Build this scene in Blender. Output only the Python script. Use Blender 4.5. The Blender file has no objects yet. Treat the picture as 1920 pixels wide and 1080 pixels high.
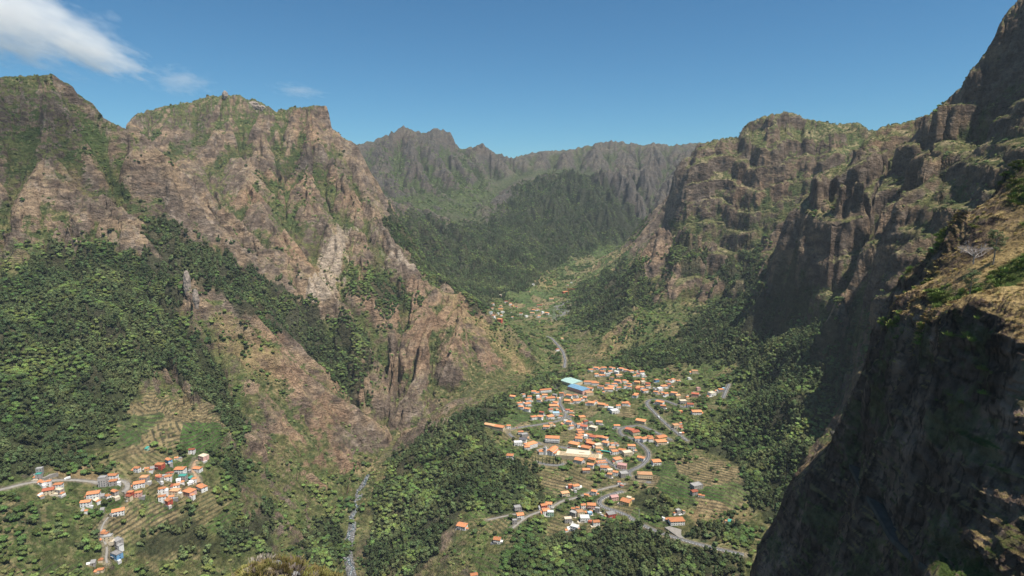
import bpy, bmesh, math, random, time
import numpy as np
from mathutils import Vector, Matrix
T00 = time.time()
sc = bpy.context.scene; COL = sc.collection
# ------------------------------------------------------------------ camera, sky, sun, exposure
cam_d = bpy.data.cameras.new('camera'); cam = bpy.data.objects.new('camera', cam_d); COL.objects.link(cam); sc.camera = cam
cam_d.sensor_width = 36; cam_d.lens = 36*1150/1920; cam_d.clip_start = 1; cam_d.clip_end = 60000
cam.location = (0, 0, 0); cam.rotation_euler = (math.radians(90-8.5), 0, 0)
SUN_AZ = 128.0; SUN_EL = 66.0
world = bpy.data.worlds.new('World'); sc.world = world; world.use_nodes = True
wn = world.node_tree.nodes; wl = world.node_tree.links; wn.clear()
sky = wn.new('ShaderNodeTexSky'); sky.sky_type = 'NISHITA'; sky.sun_disc = False
sky.sun_elevation = math.radians(SUN_EL); sky.sun_rotation = math.radians(SUN_AZ); sky.altitude = 1000; sky.air_density = 1.0; sky.dust_density = .3; sky.ozone_density = 2.5
bg = wn.new('ShaderNodeBackground'); bg.inputs[1].default_value = .055
wo = wn.new('ShaderNodeOutputWorld'); tint = wn.new('ShaderNodeMix'); tint.data_type = 'RGBA'; tint.blend_type = 'MULTIPLY'; tint.inputs[0].default_value = 1; tint.inputs[7].default_value = (.54, 1.02, 1.2, 1)   # deep summer blue
wl.new(sky.outputs[0], tint.inputs[6]); wl.new(tint.outputs[2], bg.inputs[0]); wl.new(bg.outputs[0], wo.inputs[0])
sun_d = bpy.data.lights.new('sun', 'SUN'); sun_d.energy = 5.0; sun_d.angle = math.radians(.53); sun_d.color = (1, .95, .86)
sun = bpy.data.objects.new('sun', sun_d); COL.objects.link(sun)
_a, _e = math.radians(SUN_AZ), math.radians(SUN_EL)
sdir = Vector((math.sin(_a)*math.cos(_e), math.cos(_a)*math.cos(_e), math.sin(_e)))
sun.rotation_euler = sdir.to_track_quat('Z', 'Y').to_euler(); sun.location = sdir*3000
sc.view_settings.view_transform = 'Standard'; sc.view_settings.look = 'None'; sc.view_settings.exposure = .62; sc.view_settings.gamma = 1
sc.render.engine = 'CYCLES'
sc.render.resolution_x = 1024; sc.render.resolution_y = 576
sc.cycles.volume_bounces = 3
# ------------------------------------------------------------------ geometry of the view (a real place, metres, viewpoint at the origin)
FPX = 1150.0; PITCH = math.radians(8.5)
CP, SP = math.cos(PITCH), math.sin(PITCH)
def P(u, v, r):
    """world point seen in direction (u, v) of the photograph at horizontal distance r"""
    u = np.asarray(u, float); v = np.asarray(v, float); r = np.asarray(r, float)
    dx = (u-960)/FPX; dv = (540-v)/FPX
    X = dx; Y = CP+dv*SP; Z = -SP+dv*CP
    t = r/np.hypot(X, Y)
    return np.stack([X*t, Y*t, Z*t], -1)
def proj(p):
    x, y, z = p[..., 0], p[..., 1], p[..., 2]
    f = y*CP-z*SP; up = y*SP+z*CP
    f = np.where(f > 1, f, 1)
    return 960+FPX*x/f, 540-FPX*up/f, f
# ------------------------------------------------------------------ noise
_rs = np.random.RandomState(7)
_T = _rs.rand(64, 64, 64).astype(np.float32)*2-1
_T2 = _rs.rand(256, 256).astype(np.float32)*2-1
def n3(p, seed=0):
    p = p+np.array([13.7, 5.1, 9.3])*(seed+1)
    i = np.floor(p).astype(np.int64); f = (p-i).astype(np.float32); f = f*f*f*(f*(f*6-15)+10)
    i &= 63; j = (i+1) & 63
    x0, y0, z0 = i[..., 0], i[..., 1], i[..., 2]; x1, y1, z1 = j[..., 0], j[..., 1], j[..., 2]
    fx, fy, fz = f[..., 0], f[..., 1], f[..., 2]
    a = _T[x0, y0, z0]*(1-fx)+_T[x1, y0, z0]*fx
    b = _T[x0, y1, z0]*(1-fx)+_T[x1, y1, z0]*fx
    c = _T[x0, y0, z1]*(1-fx)+_T[x1, y0, z1]*fx
    d = _T[x0, y1, z1]*(1-fx)+_T[x1, y1, z1]*fx
    return (a*(1-fy)+b*fy)*(1-fz)+(c*(1-fy)+d*fy)*fz
def n2(x, y, seed=0):
    x = x+17.3*(seed+1); y = y+5.9*(seed+1)
    i = np.floor(x).astype(np.int64); j = np.floor(y).astype(np.int64)
    fx = x-i; fy = y-j; fx = fx*fx*fx*(fx*(fx*6-15)+10); fy = fy*fy*fy*(fy*(fy*6-15)+10)
    i &= 255; j &= 255; i1 = (i+1) & 255; j1 = (j+1) & 255
    return (_T2[i, j]*(1-fx)+_T2[i1, j]*fx)*(1-fy)+(_T2[i, j1]*(1-fx)+_T2[i1, j1]*fx)*fy
def fbm2(x, y, o=4, seed=0, g=.5):
    s = 0; a = 1; t = 0
    for k in range(o):
        s = s+a*n2(x, y, seed+k*3); t += a; a *= g
        x, y = x*1.62+y*1.21, -x*1.21+y*1.62
    return s/t
def fbm3(p, o=4, seed=0, g=.5):
    s = 0; a = 1; t = 0
    for k in range(o):
        s = s+a*n3(p, seed+k*3); t += a; a *= g; p = p*2.03
    return s/t
def ridged3(p, o=4, seed=0, g=.5):
    s = 0; a = 1; t = 0
    for k in range(o):
        s = s+a*(1-2*np.abs(n3(p, seed+k*3))); t += a; a *= g; p = p*2.07
    return s/t
def sstep(a, b, x):
    t = np.clip((x-a)/(b-a), 0, 1); return t*t*(3-2*t)
def gully(X, Y, gx, gy, s, seed=0):
    """ribs and gullies that run down the local slope; returns -1..1 and its weight"""
    gl = np.hypot(gx, gy)+1e-6; tx = -gy/gl; ty = gx/gl
    cx = np.floor(X/s); cy = np.floor(Y/s); C = 0; S = 0; W = 0
    for i in (-1, 0, 1):
        for j in (-1, 0, 1):
            a = (cx+i).astype(np.int64); b = (cy+j).astype(np.int64)
            rx = _T2[(a*7+seed*31) & 255, (b*13+seed*5) & 255]; ry = _T2[(a*11+seed*3+91) & 255, (b*5+seed*17+47) & 255]
            dx = X-(a+.5+rx*.45)*s; dy = Y-(b+.5+ry*.45)*s
            w = np.exp(-(dx*dx+dy*dy)*2.2/(s*s))
            ph = (dx*tx+dy*ty)*(2*np.pi/(s*.62))+rx*3
            C = C+w*np.cos(ph); S = S+w*np.sin(ph); W = W+w
    C = C/W; S = S/W
    return C/np.maximum(np.hypot(C, S), .35)
# ------------------------------------------------------------------ the lie of the land: ridge lines, valley lines and slopes (u, v, r)
LINES = {
 # left mountain crest and its right shoulder
 'L1': [(-700,150,1900),(-300,120,1950),(0,146,1950),(60,143,1950),(90,141,1960),(110,146,1955),(130,160,1945),(150,180,1930),(175,196,1920),(187,215,1900),(212,232,1880),(237,242,1860),(275,262,1830)],
 'L1f': [(275,262,1830),(300,290,1800),(330,330,1760)],
 'L1mid': [(-700,300,1800),(0,300,1790),(100,290,1790),(200,300,1780),(290,330,1760)],
 'L1low': [(-700,440,1640),(0,440,1620),(110,455,1600),(220,470,1570),(300,482,1540)],
 'L1cliff': [(-700,400,1690),(0,400,1670),(130,400,1650),(230,400,1620),(290,440,1580)],
 'L1gul': [(210,330,1790),(245,400,1730),(290,430,1690),(350,470,1640),(430,510,1600),(520,560,1600),(580,640,1570),(640,700,1520),(690,770,1440),(715,820,1380)],
 # forest slope left
 's1': [(-700,600,1330),(0,600,1310),(120,600,1310),(240,590,1330),(330,580,1370)],
 's2': [(-700,760,1120),(0,760,1110),(120,750,1120),(230,740,1140),(330,700,1180)],
 's3': [(-700,860,990),(0,860,985),(60,880,960),(130,890,955),(220,870,975),(330,830,1010),(420,800,1050)],
 's4': [(-700,920,940),(0,920,930),(110,915,930),(240,900,930),(340,890,950),(400,860,985)],
 's5': [(-700,1000,850),(0,1000,850),(120,980,860),(220,965,880),(330,950,900),(430,920,930)],
 's6': [(-700,1080,790),(0,1080,790),(110,1070,800),(220,1060,810),(330,1050,830),(430,1040,850)],
 'nearL': [(-700,1500,520),(0,1500,520),(300,1500,530),(700,1500,580)],
 # spur from the pinnacle down to the river
 'sp': [(350,535,1390),(380,560,1370),(430,590,1350),(500,650,1320),(560,710,1290),(620,760,1270),(680,800,1250),(722,845,1240)],
 'spf': [(400,700,1240),(470,800,1170),(540,860,1130),(600,900,1110),(650,930,1110)],
 'spg': [(440,860,1040),(500,930,990),(560,1000,950),(600,1080,880)],
 'spback': [(420,560,1470),(500,620,1440),(570,690,1400),(640,750,1360),(700,800,1330)],
 # second mountain
 'L2': [(237,236,2650),(255,215,2640),(300,203,2620),(360,191,2600),(400,179,2600),(440,179,2600),(480,188,2600),(520,210,2580),(542,203,2560),(600,198,2500),(613,202,2480),(622,240,2470),(648,262,2450),(668,270,2450)],
 'L2m': [(270,262,2560),(330,242,2520),(400,236,2500),(480,240,2480),(560,240,2420),(610,250,2400)], 'L2n': [(270,275,2540),(330,272,2490),(400,262,2460),(480,262,2440),(560,262,2390),(610,272,2370)],
 'L2c': [(300,310,2330),(380,300,2360),(460,300,2360),(540,300,2330),(600,300,2320)],
 'L2d': [(370,420,1930),(450,420,1980),(540,400,2060),(600,390,2100)],
 'L2e': [(470,480,1780),(540,470,1850),(600,460,1900),(650,480,1880),(700,470,1900)],
 'L2f': [(560,530,1700),(620,560,1700),(690,560,1720),(740,560,1760)],
 # pyramid ridge
 'py': [(668,270,2450),(690,330,2380),(705,380,2280),(718,410,2200),(745,440,2120),(770,480,2040),(800,525,1900),(830,548,1800),(852,550,1750),(880,570,1730),(905,590,1710),(930,610,1690),(950,645,1650),(975,675,1610),(1005,702,1570)],
 'pyL': [(640,600,1630),(670,680,1530),(690,740,1460)],
 'pyM': [(852,600,1665),(842,660,1570),(820,720,1490),(785,780,1410),(745,830,1330)], 'pyE': [(790,620,1640),(780,700,1540),(765,770,1440)],
 'pyR': [(930,660,1590),(940,700,1540)],
 'pyV': [(765,590,1760),(745,670,1640),(725,750,1520),(715,800,1420)],
 # gorge of the river (visible part) and behind the wooded brow
 'riv': [(560,2100,420),(640,1300,700),(662,1080,895),(652,1040,935),(660,990,990),(668,950,1040),(680,915,1090),(700,880,1150),(722,860,1190)],
 'rivR': [(720,1080,850),(740,1000,920),(760,920,1010),(770,860,1110),(800,800,1220),(870,755,1360),(940,722,1450),(1000,712,1500)],
 'brow': [(860,1080,770),(840,1000,860),(850,940,930),(870,880,1010),(880,820,1100),(900,780,1200),(930,748,1300),(990,725,1420)],
 # village bench
 'v0': [(930,1080,745),(1060,1080,740),(1200,1080,735),(1330,1080,735)],
 'v1': [(930,1000,835),(1060,1000,830),(1200,1000,825),(1300,1010,815),(1400,1040,790)],
 'v2': [(920,900,985),(1000,920,960),(1100,920,950),(1200,910,960),(1300,910,965),(1400,900,980)],
 'v3': [(920,810,1160),(1000,830,1120),(1100,840,1100),(1200,850,1080),(1300,840,1100),(1400,830,1120),(1460,830,1110)],
 'v4': [(960,760,1290),(1050,750,1310),(1150,760,1280),(1250,770,1260),(1350,750,1290),(1440,740,1310)],
 'v5': [(1020,712,1440),(1100,700,1470),(1200,705,1460),(1300,700,1470),(1400,690,1470)],
 'v6': [(1130,680,1560),(1230,650,1620),(1320,620,1650),(1420,600,1600),(1520,620,1400)],
 'vR': [(1450,900,1000),(1480,960,900),(1500,880,980)],
 # valley beyond
 'vv': [(1058,690,1600),(1050,650,1800),(1010,620,2000),(990,600,2150),(1000,585,2300),(1030,560,2500),(1060,545,2650),(1100,510,2900),(1130,480,3150),(1160,455,3400)],
 'vvL': [(900,590,2300),(880,560,2450),(850,520,2600),(900,540,2600),(950,545,2550)],
 'vl': [(760,480,2700),(760,420,2950),(740,380,3150),(800,420,3050),(870,450,3000),(950,480,2900),(1020,500,2900)],
 'cone': [(1060,325,3900),(1100,340,3850),(1040,370,3650),(1020,430,3300),(1150,400,3550),(950,430,3300),(960,380,3650)],
 'farL': [(690,320,3900),(740,340,3800),(820,360,3800),(900,340,4100)],
 'sky': [(640,275,4500),(700,266,4500),(733,250,4500),(757,237,4480),(778,248,4450),(800,250,4450),(818,241,4420),(845,250,4450),(860,278,4450),(880,280,4480),(905,270,4480),(925,285,4550),(960,297,4700),(985,290,4750),(1015,284,4800),(1060,283,4850),(1090,277,4850),(1120,270,4900),(1150,265,4900),(1185,270,4900),(1210,275,4850),(1225,267,4800),(1255,274,4800),(1290,270,4800),(1330,265,4800),(1375,259,4800),(1450,255,4800)],
 'skyf': [(900,320,4350),(1000,320,4400),(1150,320,4300),(1260,340,4200)],
 'skyg': [(1180,400,3800),(1230,400,3850),(1190,440,3500)],
 # right side of the valley
 'r1': [(1120,560,2300),(1180,520,2350),(1210,490,2450),(1100,600,2100),(1090,640,1850)],
 'r2': [(1150,640,1750),(1190,610,1800),(1230,590,1850),(1180,660,1660)],
 # the big rock massif
 'M': [(1262,330,2400),(1268,312,2420),(1300,296,2450),(1335,285,2480),(1362,272,2500),(1383,262,2510),(1392,240,2500),(1420,222,2500),(1450,214,2510),(1480,210,2510),(1500,218,2510),(1530,228,2520),(1570,234,2530),(1605,231,2540),(1632,245,2540),(1670,250,2540),(1720,260,2540)],
 'Ml': [(1262,330,2400),(1262,370,2370),(1258,410,2350),(1250,440,2330)],
 'Mb': [(1262,450,2290),(1330,480,2220),(1400,500,2180),(1440,480,2180)],
 'Mf': [(1300,400,2305),(1380,400,2285),(1450,400,2285),(1540,400,2300)],
 'K': [(1222,460,2220),(1240,452,2200),(1280,447,2180),(1310,465,2150),(1340,500,2120)],
 'K2': [(1215,500,2170),(1235,510,2120),(1300,520,2090),(1350,530,2060)],
 'K3': [(1225,560,2040),(1290,565,2000),(1350,560,1980)],
 'Kb': [(1240,590,1900),(1300,600,1850),(1360,590,1850),(1400,540,1980),(1420,500,2080)],
 # stepped ridge on the right; out-of-view end invented, kept low so sun reaches the village
 'R2': [(1590,322,1800),(1598,290,1820),(1620,262,1830),(1650,240,1800),(1690,232,1800),(1735,218,1800),(1755,212,1780),(1785,180,1700),(1805,160,1650),(1825,130,1620),(1850,100,1590),(1862,75,1570),(1880,40,1540),(1900,12,1510),(1930,-15,1480),(2100,-60,1350),(2500,120,1250)],
 'R2s': [(1590,322,1800),(1560,345,1700),(1510,368,1620),(1480,395,1590),(1465,430,1580),(1450,480,1570),(1428,530,1560),(1425,555,1550)],
 'R2b': [(1440,575,1560),(1480,585,1500),(1530,600,1420),(1580,625,1330),(1600,680,1230),(1575,760,1130),(1540,830,1030)],
 'spA': [(1755,212,1780),(1725,270,1660),(1695,340,1550),(1668,400,1460),(1630,470,1370),(1590,540,1300),(1570,600,1250)],
 'gAB': [(1700,262,1770),(1665,330,1680),(1648,400,1590),(1625,480,1500),(1605,560,1410)],
 'e0': [(1670,575,1060),(1700,545,1065),(1730,520,1070)],
 'e1lip': [(1655,485,1120),(1700,475,1100),(1760,465,1095)], 'e1back': [(1675,408,1225),(1730,400,1215),(1780,398,1200)],
 'e2lip': [(1690,390,1235),(1740,385,1222),(1790,383,1208)], 'e2back': [(1700,352,1330),(1750,348,1322),(1800,345,1300)],
 'e3lip': [(1732,305,1345),(1790,300,1335),(1840,298,1310)], 'e3back': [(1750,268,1440),(1800,262,1432),(1850,255,1400)],
 'e4lip': [(1790,222,1455),(1850,215,1440),(1920,210,1390)], 'e4back': [(1808,178,1560),(1860,165,1545),(1920,160,1490)],
 'e5lip': [(1842,375,1060),(1890,352,1040)], 'e5back': [(1852,325,1160),(1900,305,1140)],
 'e6lip': [(1520,398,1530),(1570,388,1500),(1625,380,1480)], 'e6back': [(1545,352,1650),(1590,337,1680),(1640,335,1640)],
 'e7': [(1500,470,1505),(1560,480,1450)], 'e7b': [(1510,420,1545),(1580,425,1490)],
 'gAC': [(1770,250,1560),(1725,330,1480),(1665,440,1380),(1640,520,1300),(1620,580,1240)],
 'Mrim': [(1285,345,2330),(1340,352,2325),(1385,350,2325),(1420,300,2345),(1460,285,2350),(1520,305,2360),(1580,322,2370)],
 'fst': [(1440,640,1420),(1500,660,1290),(1560,680,1210),(1600,720,1160)], 'fst2': [(1440,740,1180),(1500,760,1120),(1570,775,1080)], 'fst3': [(1470,850,1010),(1520,850,985)],
 'Mleft': [(1246,445,2320),(1240,432,2420),(1242,420,2550),(1236,450,2300)],
 # near cliff: crest, ledge lip, wall foot; out-of-view end lowered so the ledge gets sun
 'N': [(2500,480,420),(2100,340,400),(1920,300,390),(1890,340,388),(1865,372,386),(1830,390,384),(1800,420,384),(1780,455,384),(1745,488,386),(1700,520,392),(1672,550,398),(1655,575,402)],
 'Nm': [(2500,620,330),(2100,460,335),(1920,430,340),(1850,480,345),(1780,515,350),(1720,540,368)],
 'Nledge': [(2500,700,270),(2100,640,275),(1920,560,290),(1850,560,300),(1760,570,320),(1710,565,342),(1680,568,362)],
 'Nlip': [(2500,940,238),(2100,775,240),(1920,682,246),(1880,670,252),(1830,660,264),(1780,648,279),(1720,632,304),(1690,622,330),(1660,602,362)],
 'Nfoot': [(2500,1600,200),(2100,1150,210),(1920,1110,218),(1850,1030,232),(1780,970,250),(1720,890,277),(1680,800,308),(1650,715,342)],
 'Nedge': [(1650,600,402),(1645,640,404),(1632,690,408),(1610,740,414),(1590,800,425),(1560,830,440),(1530,870,450),(1510,910,455),(1490,960,455),(1460,1010,452),(1430,1050,446),(1410,1090,440),(1350,1300,380)],
 'Nin': [(1620,850,385),(1600,1000,350),(1560,1080,350)], 'Nin2': [(1640,950,300),(1700,1050,264),(1800,1080,222)],
 'Nbelow': [(1500,1400,260),(1700,1500,185),(1900,1700,140)],
}
# hidden ground (u, r, z): behind crests and below the brow, never seen from the viewpoint but solid all the same; ground beyond the right edge kept low to let sun in
HID = [(1680,415,-85),(1712,410,-62),(1745,408,-48),(1800,405,-24),(1860,408,-8),(1920,412,8),(1690,440,-120),(1760,440,-75),(1840,440,-40),(-700,2400,150),(-300,2400,150),(0,2350,120),(100,2350,100),(180,2300,60),(230,2200,60),(-700,3500,100),(0,3500,200),(100,2900,100),
 (240,3100,300),(330,3100,300),(430,3100,300),(530,3050,280),(600,2900,200),(640,2800,60),(680,2700,20),(200,4200,200),(400,4200,200),(600,4000,150),
 (700,2700,-60),(740,2550,-200),(790,2350,-260),(830,2150,-330),(870,2050,-380),(910,1990,-410),(950,1900,-430),(980,1820,-440),(1020,1720,-445),(800,2500,-250),(860,2300,-350),
 (1290,2750,200),(1350,2800,200),(1430,2750,250),(1500,2800,250),(1600,2800,250),(1700,2700,300),(1210,2400,-200),(1230,2600,-150),(1235,2450,-170),(1200,2600,-200),
 (1240,2420,-150),(1246,2360,-175),(1250,2520,-100),(1253,2640,-60),(1236,2280,-215),(1560,2050,50),(1600,2050,80),(1680,2000,100),(1760,1950,200),(1850,2000,500),(1950,1900,540),(1430,1720,-260),(1445,1760,-200),(1460,1850,-150),(1520,1950,-60),
 (1620,900,-430),(1650,800,-400),(1600,700,-480),(1560,650,-500),(1500,620,-520),(1450,600,-520),(1400,600,-530),(1680,700,-330),(1720,650,-250),(1760,600,-180),(1820,560,-120),(1900,560,-60),(1660,520,-250),(1640,520,-330),(1600,540,-400),(1540,540,-450),(1480,540,-480),(1700,470,-130),(1760,460,-60),(1830,470,-30),(1920,480,-30),(1720,850,-300),(1900,700,-60),(2100,600,-60),(2100,800,0),(2500,600,-100),
 (2500,1500,250),(2500,2500,400),(2100,2500,400),(3000,600,-150),(3000,1200,100),
 (400,520,-470),(900,520,-500),(1200,480,-480),(900,200,-430),(1300,300,-400),(300,250,-400),(1000,650,-500),(1300,600,-510),(1400,500,-490),(1380,420,-430),
 (690,5300,450),(900,5300,350),(1100,5500,350),(1300,5500,350),(1450,5500,400),(700,6500,100),(960,6500,100),(1300,6500,100),(0,6500,0),(2000,6500,0),(-700,6500,0),(3000,6500,100),(3000,3000,200),
 (1500,3800,200),(1650,3600,200),(740,3500,-20),(690,3300,0)]
def densify(L, step=16.):
    out = []
    for a, b in zip(L[:-1], L[1:]):
        a = np.array(a, float); b = np.array(b, float)
        n = max(1, int(np.hypot(*(b-a)[:2])/step)); n = min(n, 10)
        for k in range(n): out.append(a+(b-a)*k/n)
    out.append(np.array(L[-1], float)); return out
pts = []; crest = []
for k_, L in LINES.items():
    q = P(*np.array(densify(L)).T); pts.append(q)
    if k_ in ('L1', 'L2', 'sky', 'M', 'R2', 'py', 'N', 'Nedge', 'R2s', 'Ml'): crest.append(q)
for (u, r, z) in HID:
    a = math.atan2((u-960)/FPX, CP); pts.append(np.array([[r*math.sin(a), r*math.cos(a), z]]))
pts = np.concatenate(pts); crest = np.concatenate(crest)
def conf(p): return np.stack([np.arctan2(p[..., 0], p[..., 1]), .5*np.log(p[..., 0]**2+p[..., 1]**2)], -1)
q = conf(pts); keep = [0]
_d = np.hypot(q[:, None, 0]-q[None, :, 0], q[:, None, 1]-q[None, :, 1])
ok = np.ones(len(q), bool)
for i in range(1, len(q)):
    if (_d[i, :i][ok[:i]] < .004).any(): ok[i] = False
q = q[ok]; zc = pts[ok, 2]; n = len(q)
K = np.hypot(q[:, None, 0]-q[None, :, 0], q[:, None, 1]-q[None, :, 1])
A = np.zeros((n+3, n+3)); A[:n, :n] = K-np.eye(n)*.0004; A[:n, n] = 1; A[:n, n+1:] = q; A[n, :n] = 1; A[n+1:, :n] = q.T
w = np.linalg.solve(A, np.concatenate([zc, np.zeros(3)]))
AZ0, AZ1, NA = math.radians(-55), math.radians(66), 1000
R0, R1, NR = 90., 6400., 900
az = np.linspace(AZ0, AZ1, NA); lr = np.linspace(math.log(R0), math.log(R1), NR)
def rbf(a, l):
    out = np.empty(a.shape, np.float32).ravel(); a = a.ravel(); l = l.ravel()
    for s in range(0, len(a), 20000):
        e = slice(s, s+20000)
        d = np.hypot((a[e, None]-q[None, :, 0]).astype(np.float32), (l[e, None]-q[None, :, 1]).astype(np.float32))
        out[e] = d@w[:n].astype(np.float32)+w[n]+a[e]*w[n+1]+l[e]*w[n+2]
    return out
def up2(h):   # bilinear doubling along both axes followed by a light blur
    a = np.empty((h.shape[0]*2-1, h.shape[1])); a[::2] = h; a[1::2] = .5*(h[1:]+h[:-1])
    b = np.empty((a.shape[0], a.shape[1]*2-1)); b[:, ::2] = a; b[:, 1::2] = .5*(a[:, 1:]+a[:, :-1])
    return b
na2, nr2 = NA//2, NR//2
a2 = np.linspace(AZ0, AZ1, na2); l2 = np.linspace(lr[0], lr[-1], nr2)
H = rbf(*np.meshgrid(a2, l2, indexing='ij')).reshape(na2, nr2)
H = up2(H); NA, NR = H.shape
az = np.linspace(AZ0, AZ1, NA); lr = np.linspace(lr[0], lr[-1], NR)
AG, LG = np.meshgrid(az, lr, indexing='ij'); RG = np.exp(LG); XG = RG*np.sin(AG); YG = RG*np.cos(AG)
def grad(h):
    ha, hl = np.gradient(h, az[1]-az[0], lr[1]-lr[0])
    ha = ha/RG; hl = hl/RG
    return hl*np.sin(AG)+ha*np.cos(AG), hl*np.cos(AG)-ha*np.sin(AG)
def blur(h, k):
    for ax in (0, 1):
        c = np.cumsum(np.pad(h, [(k+1, k) if i == ax else (0, 0) for i in (0, 1)], mode='edge'), axis=ax)
        h = (np.take(c, range(2*k+1, c.shape[ax]), ax)-np.take(c, range(0, c.shape[ax]-2*k-1), ax))/(2*k+1)
    return h
# crest proximity mask (keeps the outlines where they are)
cq = conf(crest); cm = np.zeros((NA, NR))
ia = np.clip(((cq[:, 0]-AZ0)/(AZ1-AZ0)*(NA-1)).round().astype(int), 0, NA-1); il = np.clip(((cq[:, 1]-lr[0])/(lr[-1]-lr[0])*(NR-1)).round().astype(int), 0, NR-1)
cm[ia, il] = 1; cm = blur(blur(cm, 7), 5); cm = np.clip(cm*60, 0, 1)
gx, gy = grad(blur(H, 5)); sl = np.hypot(gx, gy)
rough = sstep(.12, .6, sl)*(1-.72*cm)
UG, VG, _ = proj(np.stack([XG, YG, H], -1))
# gentle where people live and farm
def calm_at(u, v, r, ru, rr): return np.exp(-(((UG-u)/ru)**2+(np.log(RG/r)*r/rr)**2))
calm = np.clip(calm_at(1130, 800, 1130, 200, 330)+calm_at(1130, 950, 900, 260, 160)+.9*calm_at(250, 900, 930, 190, 120)+.6*calm_at(180, 980, 840, 220, 120)+calm_at(1000, 590, 2300, 90, 400)+.7*calm_at(1330, 680, 1450, 120, 250)+.75*calm_at(1440, 680, 1300, 120, 230)+.8*calm_at(1460, 850, 1060, 110, 170)+.85*calm_at(1520, 690, 1220, 80, 130), 0, 1)
amp = rough*(1-.93*calm)*(.14+.86*np.clip(sstep(460, 760, RG)+sstep(1400, 1300, UG), 0, 1))
dist = sstep(200, 2500, RG)
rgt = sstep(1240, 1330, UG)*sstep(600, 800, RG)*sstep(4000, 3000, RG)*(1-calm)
midr = sstep(.1, .9, rough)*sstep(1300, 1700, RG)
for (s, A_) in ((300, 34), (150, 19), (75, 10), (38, 5)):
    gx, gy = grad(blur(H, 4 if s > 100 else 2)) if s > 40 else (gx, gy)
    far = sstep(s*2., s*6., RG) if s > 100 else 1.
    g_ = gully(XG, YG, gx, gy, s, seed=s)
    H = H+g_*A_*amp*(.55+.6*dist+.8*sstep(3000, 3900, RG))*(1+rgt*(.5 if s > 200 else -.15 if s > 100 else -.6))*far*(.65+.75*fbm2(XG/500, YG/500, 2, s))
H = H+amp*(26+22*rgt)*fbm2(XG/260, YG/260, 4, 15)+amp*rgt*16*(1-2*np.abs(fbm2(XG/150, YG/150, 3, 25)))+amp*14*fbm2(XG/120, YG/120, 4, 5)+sstep(1500, 2400, RG)*rough**.0*cm*sstep(.25, .6, sl)*(RG/4500)*(np.abs(fbm2(XG/90, YG/90, 4, 61))*-60+14)+(.3+amp)*2.2*fbm2(XG/22, YG/22, 3, 9)
# basalt benches: staircase the steep ground
gx, gy = grad(blur(H, 3)); sl = np.hypot(gx, gy)
right = sstep(1180, 1300, UG)*sstep(1900, 1500, RG+0*UG)+sstep(1380, 1450, UG)
right = np.clip(sstep(1240, 1300, UG)*sstep(4000, 3000, RG), 0, 1)
ampr = np.maximum(amp, .85*rgt*sstep(.35, .7, sl)*(1-cm*.6))
for per, kk, sd in ((74, .95, 1), (30, .7, 4)):
    warp = per*1.1*fbm2(XG/260, YG/260, 3, sd)+.10*XG*np.where(UG > 1250, -1, 1)
    t = (H+warp)/per; fl = np.floor(t); fr = t-fl
    st = (fl+sstep(.34, .72, fr)*.88+fr*.12)*per-warp
    loc = sstep(-.25, .35, fbm2(XG/420, YG/420, 2, sd+20))
    H = H+(st-H)*kk*np.clip(ampr*(.14+.9*right)*(.35+.65*loc), 0, 1.)*sstep(.35, .8, sl)*sstep(420, 600, RG)
# crests rise to the heights they have in the survey lines
def skyfit():
    global H
    allv = {}
    names = {'L1': 3, 'L2': 3, 'sky': 3, 'M': 3, 'R2': 3}
    des = np.full(NA, -9.); cen = np.zeros(NA)
    for k in names:
        L = np.array(densify(LINES[k], 6.)); p = P(L[:, 0], L[:, 1], L[:, 2]); a = np.arctan2(p[:, 0], p[:, 1]); o = np.argsort(a); te = p[:, 2]/L[:, 2]
        v = np.interp(az, a[o], te[o], left=-9, right=-9); c_ = np.interp(az, a[o], np.log(L[o, 2])); m_ = v > des; des[m_] = v[m_]; cen[m_] = c_[m_]
    jag = (.0035*fbm2(az*260, az*0, 4, 3)+.0022*np.abs(fbm2(az*90, az*0+7, 3, 9)))*(1+.3*(cen > 8.3))
    T = H/RG; T[:, :int(NR*.35)] = -9; cur = T.max(1); ok = des > -1; D = np.where(ok, des+jag-cur, 0); D = np.clip(D, -.09, .05)
    jx_ = T.argmax(1); lc = lr[jx_]; up_ = D > 0; lc = np.where(up_, cen, lc)
    Wt = np.exp(-((lr[None]-lc[:, None])/.055)**2); H = H+D[:, None]*RG*Wt
for _ in range(5): skyfit()
conc = np.clip((blur(blur(H, 9), 5)-H)/10, -1.5, 1.5)   # hollows hold plants, ribs are bare
def Hat(x, y, fld=None):
    fld = H if fld is None else fld
    a = (np.arctan2(x, y)-AZ0)/(AZ1-AZ0)*(NA-1); l = (.5*np.log(x*x+y*y)-lr[0])/(lr[-1]-lr[0])*(NR-1)
    a = np.clip(a, 0, NA-1.001); l = np.clip(l, 0, NR-1.001); i = a.astype(int); j = l.astype(int); fa = a-i; fl_ = l-j
    return (fld[i, j]*(1-fa)+fld[i+1, j]*fa)*(1-fl_)+(fld[i, j+1]*(1-fa)+fld[i+1, j+1]*fa)*fl_
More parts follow.
